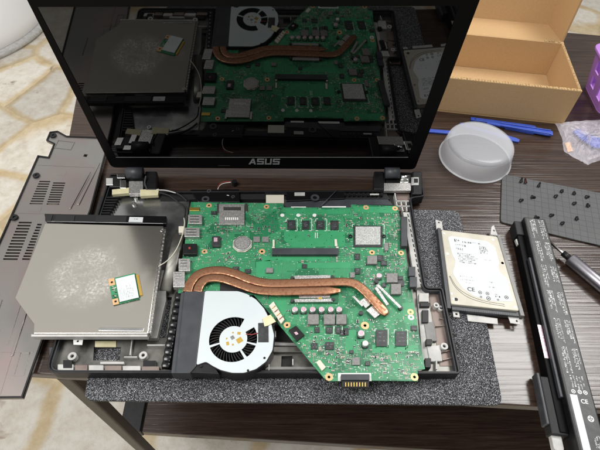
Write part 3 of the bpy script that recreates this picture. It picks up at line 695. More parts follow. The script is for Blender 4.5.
for x, y in ((350.5,236),(383.8,236)):
    MB().ring(xy(x,y,ZB+1.4), 1.1, 2.4, ZB, ZB+1.4, 14).build('standoff', 'black', mbd); occ.append((x-3,y-3,x+3,y+3))
# memory slot
c = comp('memory_slot', 'slate', 272, 248, 338, 254.3, 4.2, .3)
sl_ = MB(); sl_.prism(XY([(273,254.9),(337.6,254.9),(337.6,253.2),(273,253.2)], ZB+2.8), ZB, ZB+2.8)
for k in range(42): sl_.prism(XY([(275+k*1.46,256),(275.6+k*1.46,256),(275.6+k*1.46,254.7),(275+k*1.46,254.7)], ZB+.8), ZB, ZB+.8, 1)
sl_.build('slot_contacts', ['black','bright'], c)
for x in (272.6,336.6): pbox('slot_clip', 'ivory', c, x-.5, 246.5, x+2, 248, ZB, ZB+3.4, .2)
# card reader
c = comp('card_reader', 'rough_steel', 219, 204, 244.5, 224.3, 3, .3)
pbox('reader_slot', 'bright', c, 223.5, 207, 241, 210.6, ZB+2.9, ZB+3.25); pbox('reader_tab', 'bright', c, 217, 203.4, 219, 213, ZB, ZB+2); pbox('reader_tab', 'bright', c, 245, 203.4, 247.5, 211, ZB, ZB+2)
t = MB()
for k in range(7): t.prism(XY([(225+k*2,219.8),(226.2+k*2,219.8),(226.2+k*2,217.4),(225+k*2,217.4)], ZB+3.2), ZB+2.9, ZB+3.2)
t.build('reader_spring', 'white', c)
# coin cell
c0 = xy(242.3,243,ZB+3.4); occ.append((230,232,254,256))
hb = MB().prism([(c0[0]+11.2*math.cos(R(22.5+45*k)), c0[1]+11.2*math.sin(R(22.5+45*k))) for k in range(8)], ZB, ZB+2).build('cell_holder', 'ivory', mbd, bevel=.3)
cc = MB(); cc.cyl(c0, 9.9, ZB+1.8, ZB+3.4, 36); cl_ = cc.build('coin_cell', 'rough_steel', mbd, bevel=.5)
MB().ring(c0, 8.0, 8.5, ZB+3.35, ZB+3.5, 36).build('cell_rim', 'steel', cl_)
# choke
c = comp('choke', 'chip', 212, 236, 220.3, 246.3, 3.4, .4); pbox('choke_core', 'pinkcap', c, 213.8, 237.5, 217.5, 241.5, ZB+3.3, ZB+3.7, .3)
# ports along the left edge
for q in ((188,214.5,202,223.5,5),(184.3,227.5,199.5,236.5,5),(178.5,258.5,190,271,5.5),(173,271.5,184.5,287,6)):
    c = comp('port', 'rough_steel', *q, .4); x0, y0, x1, y1 = q[:4]
    t = MB()
    for k in range(3): t.prism(XY([(x0+2,y0+2.4+k*2.8),(x1-3,y0+2.4+k*2.8),(x1-3,y0+1.5+k*2.8),(x0+2,y0+1.5+k*2.8)], ZB+q[4]+.12), ZB+q[4]-.1, ZB+q[4]+.12)
    t.build('port_spring', 'bright', c)
    pbox('port_tab', 'bright', c, (x0+x1)/2-2, y1, (x0+x1)/2+1.5, y1+1.8, ZB, ZB+1.6)
c = comp('audio_jack', 'black', 183, 243.5, 197, 254, 5, .5); pbox('jack_contact', 'red', c, 188.5, 247, 190.5, 249, ZB+4.9, ZB+5.15)
comp('flat_connector', 'gold', 189.5, 207.3, 199.5, 210.6, 1.2)
for q in ((253.3,236.3,260,241.7,1.8,'inductor'),(262,236.3,268.8,241.7,1.8,'inductor'),(266,267.5,273,272.5,2.6,'inductor'),(352,357,360,365,1.6,'inductor'),(384.5,242.5,388.5,250.5,2.2,'inductor'),
          (350,272,355,277.5,1.8,'inductor'),(307.5,314,318.8,324.2,3.8,'inductor'),(323.8,314,335,324.2,3.8,'inductor'),(336.2,314,346.5,324,3.8,'inductor'),(386.5,273,397.8,282.3,3.8,'inductor'),(391,283.6,401.2,294,3.8,'inductor'),(367.2,255.5,377.3,263.8,3.4,'inductor')):
    comp('inductor', q[5], *q[:5], .5)
def cap(x, y, top='pinkcap', r=2.9, h=5.4):
    occ.append((x-4,y-4,x+4,y+5)); p = xy(x, y, ZB+h)
    c = MB().cyl(p, r, ZB+.9, ZB+h, 18).build('capacitor', 'silvercap', mbd, bevel=.4)
    MB().prism(rect(p, r*2.1, r*2.1), ZB, ZB+.9).build('capacitor_base', 'black', c)
    MB().prism(circ(p, r*.82, 14, 30, 330), ZB+h, ZB+h+.08).build('capacitor_mark', top, c)
for x in (294.8,303.6,312.6,321.6,330.8,339.2): cap(x, 309)
cap(379.2,275.2); cap(361.3,333,'pinkcap',3.2); cap(365.5,343,'white',2.9)
# slanted connectors along the lower left edge
c = ppoly('flat_socket', 'black', mbd, [(288.5,330),(296,325.5),(304.5,335),(297,341)], ZB, ZB+2.4, .3); occ.append((288,325,305,341))
ppoly('socket_mark', 'pinkcap', c, [(294,332.5),(296.5,331.5),(298.5,334),(296,335)], ZB+2.35, ZB+2.5)
c = ppoly('fan_connector', 'ivory', mbd, [(268.8,305.5),(273.5,301.3),(284.5,319.3),(281,323.8)], ZB, ZB+3, .3); occ.append((268,301,285,324))
t = MB()
for k in range(4): t.tube([at(272.2+k*2.4,308.5+k*3.6,ZB+3.3), at(275.4+k*2.4,305.8+k*3.6,ZB+3.3)], .9, None, 6, mi=k%2)
t.build('connector_contacts', ['gold','red'], c)
ppoly('side_connector', 'ivory', mbd, [(316,362),(320,359.5),(326,367),(322,370.8)], ZB, ZB+2.4, .3); occ.append((315,359,327,371))
ppoly('side_connector', 'ivory', mbd, [(334.5,239),(336.8,239),(337.6,246),(334.8,246)], ZB, ZB+1.6, .2); occ.append((332,234,339,247))
ppoly('side_connector', 'ivory', mbd, [(272.6,239.5),(274.6,239.5),(274.6,246.3),(272.6,246.3)], ZB, ZB+1.4, .2); occ.append((271,233,277,247))
# battery connector at the front
ppoly('silk_panel', 'white', mbd, [(338,373),(371,373),(371.5,381),(338,381)], ZB, ZB+.06)
c = comp('battery_connector', 'slate', 341, 374, 369.5, 380, 4.2, .4)
t = MB(); zc = ZB+2.6
t.prism(XY([(342,387),(369,387),(369,380),(342,380)], zc), ZB-1, zc)
t.build('connector_body', 'black', c)
t = MB()
for k in range(8): t.prism(XY([(345.3+k*2.8,386.4),(346.1+k*2.8,386.4),(346.1+k*2.8,382.4),(345.3+k*2.8,382.4)], zc+.2), zc-.4, zc+.2)
t.build('connector_pins', 'gold', c)
# slate connectors on the right edge
for q in ((401,216.5,407.5,246,6),(408.5,266.5,415.5,276,5.5),(409.5,276.6,417,287,5.5)): comp('edge_connector', 'slate', *q, .5)
# spring clamps under the heat pipes
def clamp(px, z, m='bright', h=1): return ppoly('clamp_plate', m, mbd, px, z-h, z, .2)
clamp([(291,277.5),(338,277.5),(338,303),(291,303)], ZB+1.4, 'green_dk', 1.4)
for q in ([(294,275.6),(330,275),(331,278.6),(295,279.3)], [(294,299),(332,298.4),(333,301.6),(295,302)]): clamp(q, ZB+3.2, 'rough_steel', 2)
for x, y in ((292,277.5),(332.5,276.5),(292,300.5),(333,299)): MB().cyl(xy(x,y,ZB+4), 1.7, ZB, ZB+4, 12).build('clamp_screw', 'chip', mbd)
pbox('gold_spot', 'gold', mbd, 318, 297.2, 322, 299, ZB+3.2, ZB+3.6)
for q in ([(359.5,301),(366,296.5),(372,303),(366,308)], [(366.5,310),(373,305),(381,313.5),(375,318)]): clamp(q, ZB+3.4, 'rough_steel', 2.4)
for q in ([(376,285),(378.5,284),(402,307),(399.5,308)], [(374.5,288),(377,286),(389,304),(386.5,305.5)], [(352.5,296.5),(354,295.5),(364,305),(362,306.5)]): clamp(q, ZB+4.2, 'rough_steel', 1)
for x, y in ((400.5,307.5),(361,312.5),(376.5,281)): MB().cyl(xy(x,y,ZB+3.4), 2.2, ZB, ZB+3.4, 14).build('clamp_screw', 'chip', mbd)
occ += [(290,274,342,303),(350,294,402,320),(180,264,360,296)]
# small parts of the board
def inpoly(p, poly):
    c = False; n = len(poly)
    for i in range(n):
        (x1,y1),(x2,y2) = poly[i], poly[i-1]
        if (y1 > p[1]) != (y2 > p[1]) and p[0] < (x2-x1)*(p[1]-y1)/(y2-y1)+x1: c = not c
    return c
ins = inset(pcb, 1.8)
quiet = [q for q, m in pours if m == 'pour']
small = []
cent = [(random.uniform(185,420), random.uniform(205,380)) for _ in range(70)]+[(338,345),(320,350),(395,262),(360,215),(230,232),(390,225),(345,358),(385,362),(300,350),(262,225),(200,262),(370,282),(349,287),(410,360),(258,216),(225,262)]*3
tries = 0
def place(x, y, l, wd, rot, mi):
    if any(a <= x <= c_ and b_ <= y <= d for a, b_, c_, d in occ): return
    w = xy(x, y, ZB)
    if not inpoly(w, ins): return
    if any(inpoly((x,y), q) for q in quiet) and random.random() < .92: return
    if any((x-a)**2+(y-b_)**2 < (r*1.5)**2 for a, b_, r in holes_px): return
    key = (round(w[0]/1.05), round(w[1]/1.05))
    if key in taken: return
    taken.add(key); small.append((l*wd, w, l, wd, rot, mi))
taken = set()
while len(small) < 1900 and tries < 9000:
    tries += 1
    if random.random() < .72:
        c = random.choice(cent); x, y = random.gauss(c[0],8.5), random.gauss(c[1],7)
    else: x, y = random.uniform(182,424), random.uniform(203,381)
    l, wd = random.choice(((.75,.4),(.75,.4),(.8,.45),(1.0,.5),(1.0,.5),(1.5,.8),(1.9,1.1),(2.5,1.4)))
    rot = random.choice((0,90)); mi = random.choice((0,0,0,1,1,1,2))
    n_ = random.choice((1,1,2,3,4,6)) if l < 1.2 else random.choice((1,1,2)); ax = random.random() < .5
    st_ = (l if (rot == 0) == ax else wd)+random.uniform(.45,.9)
    for q in range(n_): place(x+(q*st_ if ax else 0), y+(0 if ax else q*st_*.85), l, wd, rot, mi)
small.sort(reverse=True, key=lambda q: q[0])
M['tan'] = mat('ceramic capacitor', (.36,.30,.21), .5)
M['solder'] = mat('solder ends', (.56,.56,.55), .4, metal=.5)
SM = ['tan','chip','solder','gold']
def smd(mb, q):
    _, w, l, wd, rot, mi = q; h = wd*.6
    dx, dy = (1,0) if rot == 0 else (0,1)
    mb.prism(rect(w, l*.62, wd, rot), ZB, ZB+h, mi if mi != 2 else 1)
    for s_ in (-1,1): mb.prism(rect((w[0]+dx*s_*l*.41, w[1]+dy*s_*l*.41), l*.19, wd, rot), ZB, ZB+h+.02, 2)
for q in small[:96]:
    t = MB(); smd(t, q); t.build('surface_component', SM, mbd)
t = MB()
for q in small[96:]: smd(t, q)
t.build('surface_components', SM, mbd, kind='stuff')
# silk screen print
t = MB()
for k in range(2200):
    x, y = random.uniform(184,422), random.uniform(204,380); w = xy(x, y, ZB)
    if not inpoly(w, ins) or any(a <= x <= c_ and b_ <= y <= d for a, b_, c_, d in occ): continue
    if random.random() < .5: marks(t, Vector((*w, ZB)), Vector((1,0,0)), Vector((0,-1,0)), random.uniform(1.5,3.5), 1, 1, .9, h=.04)
    else: t.prism(rect(w, *random.choice(((2.2,.22),(.22,2.2),(3.4,.25),(.9,.9))), 0), ZB, ZB+.05)
for x0, y0, x1, y1 in ((286,218.5,297.5,231),(301,218.5,312,231),(315.5,218.5,327,231),(374.5,328.5,388.5,348),(394,329.5,408,348),(352,224,384.5,248.5),(324.5,325.5,334,334.5),(334,325.5,342.5,334.5)):
    for q in ((x0,y0,x0+2.5,y0+.45),(x1-2.5,y0,x1,y0+.45),(x0,y1-.45,x0+2.5,y1),(x1-2.5,y1-.45,x1,y1),(x1-.5,y0,x1,y1),(x0,y0,x0+.5,y0+3)):
        t.prism(XY([(q[0],q[3]),(q[2],q[3]),(q[2],q[1]),(q[0],q[1])], ZB+.05), ZB, ZB+.05)
for x, y in ((282.3,215.2),(298.3,215.2),(314.6,215.2)): t.prism(circ(xy(x,y,ZB+.06), 2.4, 16), ZB, ZB+.06)
for x, y in ((315,235),(317,235)): t.prism(XY([(x,y+3),(x+.6,y+3),(x+.6,y-2.5),(x,y-2.5)], ZB+.08), ZB, ZB+.08)
t.build('silkscreen', 'white', mbd)

# ------------------------------------------------------------------ fan with heat pipes
fan = thing('cooling_fan', (168,31,16), 'white round cooling fan joined to two bent copper heat pipes', 'cooling fan')
ZT = 26.0
fc = (168.8, 29.8)
fo = XY([(205,291),(238,291.2),(247,294),(256,299.5),(264,308.5),(270.5,321),(274,335),(272.5,350),(266,361.5),(256,369),(244,372.7),(232,372.7),(221,370),(213,366),(206,361.5),(196.5,365)], ZT)
fo = rnd(fo, 2)
op = [sector(fc, 13.0, 22.6, 66, 197, 18), sector(fc, 13.4, 22.6, 203, 301, 16)]
op += [sector(fc, 13.4, 22.4, 308, 343, 8), sector(fc, 13.0, 22.4, 348, 393, 8)]
MB().plate(fo, op, ZT-.8, ZT).build('fan_plate', 'fanplate', fan)
MB().plate(inset(fo,-.8), [circ(fc, 27, 40)], 9.5, ZT-.8).build('fan_housing', 'black', fan)
t = MB()
for k in range(41):
    a = 2*math.pi*k/41
    pts = [(fc[0]+r*math.cos(a+(r-12)*.022), fc[1]+r*math.sin(a+(r-12)*.022)) for r in (11.5,16,20,26)]
    for (x0,y0),(x1,y1) in zip(pts, pts[1:]):
        d = Vector((x1-x0,y1-y0)).normalized(); n = Vector((-d.y,d.x))*.45
        t.prism([(x0-n.x,y0-n.y),(x1-n.x,y1-n.y),(x1+n.x,y1+n.y),(x0+n.x,y0+n.y)], 12, ZT-2.2)
t.cyl(fc, 11.8, 11, ZT-1.6, 32)
t.build('impeller', 'darkhole', fan)
MB().cyl(fc, 26.8, 9.6, 10.6, 40).build('fan_floor', 'darkhole', fan)
hubpads = [((232.5,337.5),3.4,3.6,'inductor'),((239.5,340.2),5.6,5.0,'gold'),((239,333.2),3.2,2.6,'gold'),((227.6,343.4),2.6,3.4,'gold'),((232.8,344.6),1.7,1.7,'gold'),((226.7,338.5),1.4,1.6,'gold'),((233,332.6),1.6,1.4,'gold')]
for (x, y), w, h, m in hubpads: MB().prism(rect(xy(x,y,ZT+.2), w*.95, h, random.choice((-10,15,35))), ZT, ZT+.25).build('hub_pad', m, fan)
ppoly('foam_pad', 'chip', fan, [(258.2,323),(268.4,322.5),(268.6,342),(258.2,342)], ZT, ZT+.6)
ppoly('tape', 'cream', fan, [(262.5,318.5),(270.5,314.5),(276,321.5),(268,325.5),(264.5,326.5)], ZT+.6, ZT+1.1)
ppoly('duct', 'slate', fan, [(184.5,291),(204.7,291),(196.2,366),(190,373),(175.5,373)], 10, ZT-.5, .6)
ppoly('duct_flange', 'slate', fan, [(181,292),(185.5,292),(176.5,373),(171,373)], 10, ZT-3, .6)
ppoly('fan_foot', 'black', fan, [(191,372.5),(196.5,366),(203,361),(207,361.5),(216,369),(219,374)], 12, ZT-1.5, .5)
for x, y in ((201,366),(264.5,358),(248,370.5),(250.5,296)): MB().cyl(xy(x,y,ZT), 1.1, ZT-2, ZT+.3, 12).build('fan_screw', 'black', fan)
cable('fan_wire', 'matt', [(268,331,25),(273,326,24),(277,318,22),(279,311,21)], 1.4, par=fan)
cable('fan_wire', 'red', [(246,334,26.3),(252,334.5,26.6),(258,333,26.9)], .8, par=fan)
zp = 24.2
p1 = [(187.5,292,zp),(190,284,zp),(197,275.5,zp),(208,271.2,zp),(222,270.6,zp),(236,274,zp),(250,279.5,zp),(268,283.3,zp),(300,283.2,zp),(330,282.4,zp),(347,282.2,zp),(357,285,zp),(366,292.5,zp),(376,303,zp),(387,315,zp-.5)]
p2 = [(197.5,292,zp),(200,285.5,zp),(205,280.2,zp),(213,278.2,zp),(224,279.3,zp),(240,284.7,zp),(256,290,zp),(276,291.8,zp),(302,291.4,zp),(325,291,zp),(341,290.5,zp)]
MB().tube(smooth([at(*q) for q in p1]), 9.6, 3.0, 20, radf=lambda t: 1 if t < .965 else max(.35, 1-((t-.965)/.035)**2*.6)).build('heat_pipe', 'copper', fan)
MB().tube(smooth([at(*q) for q in p2]), 9.0, 3.0, 20, radf=lambda t: 1 if t < .92 else max(.3, 1-(t-.92)/.08*.65)).build('heat_pipe', 'copper', fan)
ppoly('heat_spreader', 'rough_steel', fan, [(299,279.5),(330,279),(330,297.5),(299,298)], ZB+1.45, zp-1.9)
MB().prism(XY([(220,273),(252,282),(250,293),(220,293)], 20), ZB+.1, ZB+.7).build('black_film', 'matt', fan)

# ------------------------------------------------------------------ optical drive
drv = thing('optical_drive', (20,100,18), 'grey metal optical drive with dusty smudged lid lying across the laptop', 'optical drive')
ZD = 27.0
dp = XY([(45,223.2),(163.5,226),(148,333.5),(33.5,333.5),(34,324),(15,298)], ZD)
MB().prism(dp, 18.6, ZD).build('drive_case', 'drive', drv, bevel=.6, origin=None)
MB().prism(XY([(31,334.2),(147.5,334.2),(147.2,336.6),(31,336.6)], 25.6), 18.8, 25.6).build('front_flange', 'lgrey', drv, bevel=.4)
MB().prism(XY([(99,327.4),(144,327.8),(143.5,331.2),(98,330.6)], ZD+.7), ZD-.1, ZD+.7).build('pressed_bar', 'shield', drv, bevel=.3)
bz = MB().prism(XY([(44,213.5),(166.5,216),(166,223.5),(163,223.8),(46,221.6)], 25.5), 18.6, 25.5).build('tray_bezel', 'gloss', drv, bevel=.8)
ppoly('bezel_label', 'paper', bz, [(129.5,217),(143.2,217.3),(142.5,222.2),(128.5,221.9)], 25.5, 25.7)
t = MB(); marks(t, at(131,218.6,25.7), Vector((1,0,0)), Vector((0,-1,0)), 9, 1, 1, 1.2, h=.03); t.build('label_print', 'ink', bz)
for q in ([(45,214.5),(53,214.7),(51,221),(45,221)], [(56,214.8),(75,215.2),(74,221.3),(54,221)], [(96,215.6),(127,216),(126,222),(95,221.8)]): ppoly('bezel_rib', 'matt', bz, q, 25.4, 26.1, .3)
t = MB(); a, b_ = at(164.8,229,25), at(149.8,333,25)
t.prism([(a.x-1.4,a.y),(a.x+1.2,a.y),(b_.x+1.2,b_.y),(b_.x-1.4,b_.y)], 19, 24.8)
for k in range(26):
    c = a.lerp(b_, (k+.5)/26); t.box((c.x+.2,c.y,25), (2.0,1.6,.9))
t.build('side_rail', 'steel', drv)
MB().ring(xy(162,229.5,27.6), .8, 2.2, 27, 27.8, 14).build('rail_screw', 'bright', drv)
t = MB(); c = xy(78,340.5,17.5)
t.plate(XY([(73,336.5),(83.6,336.5),(82,344.8),(73.5,344.6)], 17.5), [circ(xy(77.8,341.2,17.5), 1.1, 12)], 16.6, 17.5); t.prism(XY([(74,337),(83,337),(83,335.8),(74,335.8)], 19), 16.6, 19)
t.build('mounting_tab', 'white', drv)

# ------------------------------------------------------------------ wireless card lying on the drive
wf = thing('wireless_card', (*xy(125,288,27), 27), 'small green card with white label lying on the optical drive', 'wireless card')
def wp(u, v):  # u,v 0..1 inside the card as seen in the photo crop
    A, B, D = Vector((108.2,279.3)), Vector((137.5,272.3)), Vector((113.2,305.2))
    q = A+(B-A)*u+(D-A)*v; return (q.x, q.y)
def wq(u0, v0, u1, v1, z): return XY([wp(u0,v1), wp(u1,v1), wp(u1,v0), wp(u0,v0)], z)
MB().prism(wq(0,0,.9,1,28.2), 27.05, 28.2).build('card_board', 'pcb', wf)
MB().prism(wq(.93,.08,1.02,.88,28.2), 27.05, 28.2).build('edge_contacts', 'gold', wf)
MB().prism(wq(.9,.02,.93,.92,28.1), 27.05, 28.1).build('card_edge', 'green_dk', wf)
for v0, v1 in ((.0,.26),(.78,1.0)): MB().prism(wq(.0,v0,.2,v1,28.35), 28.15, 28.35).build('copper_corner', 'ring', wf)
for v in (.14,.88): MB().cyl(xy(*wp(.1,v), 28.5), 1.2, 28.2, 28.5, 12).build('corner_hole', 'darkhole', wf)
MB().prism(wq(.24,.05,.88,.93,29.8), 28.15, 29.8).build('shield_can', 'bright', wf, bevel=.3)
MB().prism(wq(.235,.045,.885,.935,29.95), 29.8, 29.95).build('card_label', 'paper', wf)
t = MB(); A = at(*wp(.3,.86), 29.95); u = (at(*wp(.3,.1), 29.95)-A).normalized(); v = Vector((u.y,-u.x,0))
marks(t, A, u, v, 18, 8, 1.7, .9, .75, h=.03); t.build('label_print', 'grink', wf)
t = MB()
for k in range(14): t.prism(rect(xy(*wp(random.uniform(.05,.2), random.uniform(.3,.74)), 28.7), random.uniform(.7,1.6), random.uniform(.6,1.1), -14), 28.2, 28.8, k%3)
t.build('card_chips', ['ivory','chip','silvercap'], wf)

# ------------------------------------------------------------------ hard disk
hd = thing('hard_disk', (*xy(480,270,5), 4.3), 'silver hard disk with white printed label in metal caddy', 'hard disk')
ZH = 14.0
HQ = [(441.3,229.6),(497.5,236.5),(519.5,311),(451,304)]
def hp(u, v):
    a, b_, c, d = [Vector(q) for q in HQ]; q = (a*(1-u)+b_*u)*(1-v)+(d*(1-u)+c*u)*v; return (q.x, q.y)
def hpoly(pts, z): return XY([hp(u,v) for u, v in pts], z)
MB().prism(rnd(hpoly([(0,1),(1,1),(1,0),(0,0)], ZH), 2.5), 5, ZH).build('disk_case', 'hddcase', hd, bevel=.7)
lab = [(.10,.10),(.16,.07),(.78,.08),(.90,.14),(.90,.36),(.86,.42),(.87,.50),(.95,.56),(.95,.88),(.62,.90),(.36,.86),(.2,.76),(.09,.58),(.14,.48),(.17,.40),(.13,.32)]
MB().prism(rnd(hpoly(lab[::-1], ZH+.15), 3), ZH, ZH+.15).build('disk_label', 'paper', hd)
t = MB()
U_ = (at(*hp(.6,.3), ZH)-at(*hp(.2,.3), ZH)).normalized(); V_ = (at(*hp(.3,.7), ZH)-at(*hp(.3,.2), ZH)).normalized()
def hm(u, v, w, rows, lh, ch, fill=.8): marks(t, at(*hp(u,v), ZH+.15), U_, V_, w, rows, lh, ch, fill, h=.04)
hm(.20,.105,6.5,2,1.5,2.6,1); hm(.34,.125,22,1,1,2.0,.8); hm(.21,.175,18,1,1,2.4,1); hm(.21,.225,9,1,1,2.4,1)
hm(.22,.29,24,6,2.3,1.6,.95); hm(.62,.165,9,6,1.7,1.6,.9); hm(.2,.60,20,2,4,1.2,.6); hm(.27,.68,9,1,4,1.3,.6); hm(.63,.64,8,2,6,1.2,.5); hm(.66,.34,14,1,1,.8)
t.build('label_print', 'dkink', hd)
def text(name, s, size, o, u, v, m, par, bold=.0):
    cu = bpy.data.curves.new(name, 'FONT'); cu.body = s; cu.size = size; cu.extrude = .03; cu.offset = bold
    tmp = bpy.data.objects.new('tmp', cu); COL.objects.link(tmp)
    bpy.context.view_layer.update()
    me = bpy.data.meshes.new_from_object(tmp.evaluated_get(bpy.context.evaluated_depsgraph_get()))
    bpy.data.objects.remove(tmp); bpy.data.curves.remove(cu)
    n = u.cross(v).normalized(); po = Vector(par['_o'])
    for q in me.vertices: q.co = ((o+u*q.co.x+v*q.co.y+n*(q.co.z+.05))-po)*S
    me.name = name; me.materials.append(M[m]); ob = bpy.data.objects.new(name, me); COL.objects.link(ob); ob.parent = par; ob['_o'] = par['_o']
    return ob
text('safety_mark', 'CE', 6.5, at(*hp(.28,.795), ZH+.15), U_, -V_, 'ink', hd, .08)
t = MB()
for u, v, r_ in ((.47,.80,2.0),(.58,.805,1.9),(.86,.83,2.1),(.58,.87,2.3),(.47,.86,1.3),(.72,.875,1.2)):
    c = xy(*hp(u,v), ZH+.2); t.ring(c, r_*.72, r_, ZH+.15, ZH+.22, 16)
    t.prism(rect(c, r_*.8, r_*.5, 0), ZH+.15, ZH+.22)
t.build('approval_marks', 'ink', hd)
t = MB(); marks(t, at(*hp(.69,.80), ZH+.15), U_, V_, 6, 2, 2.0, 1.8, 1, h=.04); t.build('printed_mark', 'ink', hd)
for k, (r_, s_) in enumerate(((.0,0),(.025,0))):
    t = MB(); t.tube(smooth([at(*hp(.03+r_*.5,.62), ZH), at(*hp(.10+r_,.76), ZH), at(*hp(.26+r_,.88-r_), ZH), at(*hp(.50,.935-r_), ZH), at(*hp(.80,.955-r_), ZH)]), .5, None, 6); t.build('pressed_groove', 'slate', hd)
for u, v, r_ in ((.085,.93,1.9),(.03,.86,.9),(.05,.93,1.0),(.95,.955,1.4),(.05,.32,1.6),(.945,.62,1.4),(.9,.05,1.2),(.04,.05,1.2)):
    MB().cyl(xy(*hp(u,v), ZH), r_, ZH-.1, ZH+.25, 14).build('case_screw', 'ink' if r_ > 1.8 else 'steel', hd)
ppoly('connector_strip', 'slate', hd, [(451.5,305),(519,311.8),(519.5,316.5),(452,309.8)], 5, 11, .4)
t = MB()
for k in range(26): q = hp(.08+k*.032, 1.04); t.prism(rect(xy(q[0],q[1]+1.2,11.2), .5, 2.2, -5), 10.8, 11.2)
t.build('connector_pins', 'chip', hd)
# caddy
for u, m, s_ in ((-.035,'slate',-1),(1.03,'grey',1)):
    t = MB(); t.prism(hpoly([(u-.03,1.06),(u+.03,1.06),(u+.03,-.02),(u-.03,-.02)], ZH-1), 4.6, ZH-1); cd = t.build('caddy_rail', m, hd, bevel=.4)
MB().cyl(xy(447.2,255,ZH-.4), 1.5, ZH-2, ZH-.4, 12).build('caddy_screw', 'white', hd); MB().cyl(xy(502.5,263,ZH), 1.6, ZH-2, ZH, 12).build('caddy_screw', 'bright', hd)
def tabp(px, hole, z): return MB().plate(XY(px, z), [circ(xy(*hole, z), 1.2, 12)], z-1, z).build('caddy_tab', 'lgrey', hd, bevel=.2)
tabp([(435.5,219.5),(442,221.5),(443,230),(436.5,229)], (439,222.5), 9)
tabp([(491.5,226.5),(494,225),(496,231),(498,235.5),(490.5,234.5)], (494,230.5), 9)
tabp([(452.5,309.5),(459,310.5),(460,317.5),(453.5,316.8)], (456.5,314), 8)
tabp([(508,316),(519,317.5),(520,324.5),(510.5,323)], (517,321), 8)
ppoly('pull_tab', 'lgrey', hd, [(467,314.3),(497.5,318.3),(498,324.2),(468,321)], 5.5, 6.5, .2)

# ------------------------------------------------------------------ battery
bat = thing('laptop_battery', (*xy(560,330,10), 0), 'long black laptop battery with white printed text overhanging the table edge', 'battery')
ZK = 22.0
bl, br = [Vector(xy(524,218.5,ZK)), Vector(xy(579,452,ZK))], [Vector(xy(545,219,ZK)), Vector(xy(601.5,450,ZK))]
dl = (bl[1]-bl[0]).normalized()
tL, tR = bl[0], br[0]
wK = (tR-tL).dot(Vector((-dl.y, dl.x))); wK = abs(wK)
side = Vector((dl.y, -dl.x));  side = side if side.x < 0 else -side      # to the left of the battery
LEN = 268
def bp(a, w):  # along the battery, leftwards from the right edge
    q = tR+dl*a+side*w; return (q.x, q.y)
def bq(a0, w0, a1, w1): return [bp(a0,w0), bp(a1,w0), bp(a1,w1), bp(a0,w1)]
body = MB().prism(rnd(bq(0,0,LEN,wK), 1.5), .3, ZK).build('battery_case', 'black', bat, bevel=.9)
MB().prism(bq(1.5,1.6,LEN-2,wK-2.4), ZK, ZK+.12).build('battery_label', 'chip', bat)
MB().prism(bq(20,wK+.02,LEN-30,wK+8), .3, 14).build('battery_ledge', 'bezel', bat, bevel=.8)
MB().prism(bq(55,wK+.03,LEN-60,wK+3), 14.05, 18.5).build('ledge_strip', 'slate', bat, bevel=.6)
MB().prism(bq(2,wK+.02,22,wK+9), .3, 16).build('end_block', 'matt', bat, bevel=1)
ppoly('hook', 'lgrey', bat, [(515.5,239),(523.5,238.2),(524.5,245.5),(517.5,244.5)], 8, 12, .5)
pa = [bp(135,wK+7.4), bp(170,wK+7.4), bp(170,wK+3.6), bp(135,wK+3.6)]
MB().prism(pa, 14, 14.25).build('pink_label', 'pinkcap', bat)
t = MB(); dl3 = Vector((dl.x,dl.y,0)); sd3 = Vector((side.x,side.y,0))
marks(t, Vector((*bp(137,wK+4.3),14.25)), dl3, sd3, 30, 2, 1.5, 1.0, h=.03); t.build('label_print', 'ink', bat)
MB().prism(bq(188,wK+.02,240,wK+15), .3, 13).build('latch_block', 'matt', bat, bevel=1.2)
MB().prism(bq(185,wK+15.02,232,wK+18), 2, 13.5).build('latch_edge', 'slate', bat, bevel=1)
MB().prism(rnd(bq(238,wK+5,252,wK+14), 3), 3, 9).build('hook', 'lgrey', bat, bevel=.6)
t = MB()
def bm_(a, w, wd, rows, lh, ch, fill=.85): marks(t, Vector((*bp(a,w), ZK+.12)), dl3, sd3, wd, rows, lh, ch, fill, h=.05)
for a in (2, 34, 66, 98, 130, 160):
    bm_(a+1, wK*.12, 27, 3, 2.1, 1.7, .95); bm_(a, wK*.52, 28, 3, 2.1, 1.7, .95)
bm_(188, wK*.2, 14, 5, 2.6, 1.3)
t.build('label_print', 'wink', bat)
text('safety_mark', 'CE', 5.2, Vector((*bp(213, wK*.50), ZK+.12)), -sd3, -dl3, 'wink', bat, .1)
t = MB()
for k, w in enumerate((.25,.45,.68)):
    c = bp(203, wK*w); t.ring(c, 1.2, 1.9, ZK+.12, ZK+.2, 16); t.prism(rect(c, 1.2, 1, 0), ZK+.12, ZK+.2)
c = bp(226, wK*.3); t.ring(c, 2.0, 2.7, ZK+.12, ZK+.2, 16); t.prism(rect(c, 3.6, 1, 40), ZK+.12, ZK+.2); t.prism(rect(c, 1, 3.6, 40), ZK+.12, ZK+.2)
t.build('approval_marks', 'wink', bat)
MB().prism(bq(206,wK*.58,262,wK*.84), ZK+.12, ZK+.22).build('white_strip', 'paper', bat)
t = MB(); marks(t, Vector((*bp(240, wK*.16), ZK+.12)), dl3, sd3, 16, 3, 1.9, 1.4, h=.05); t.build('label_print', 'wink', bat)

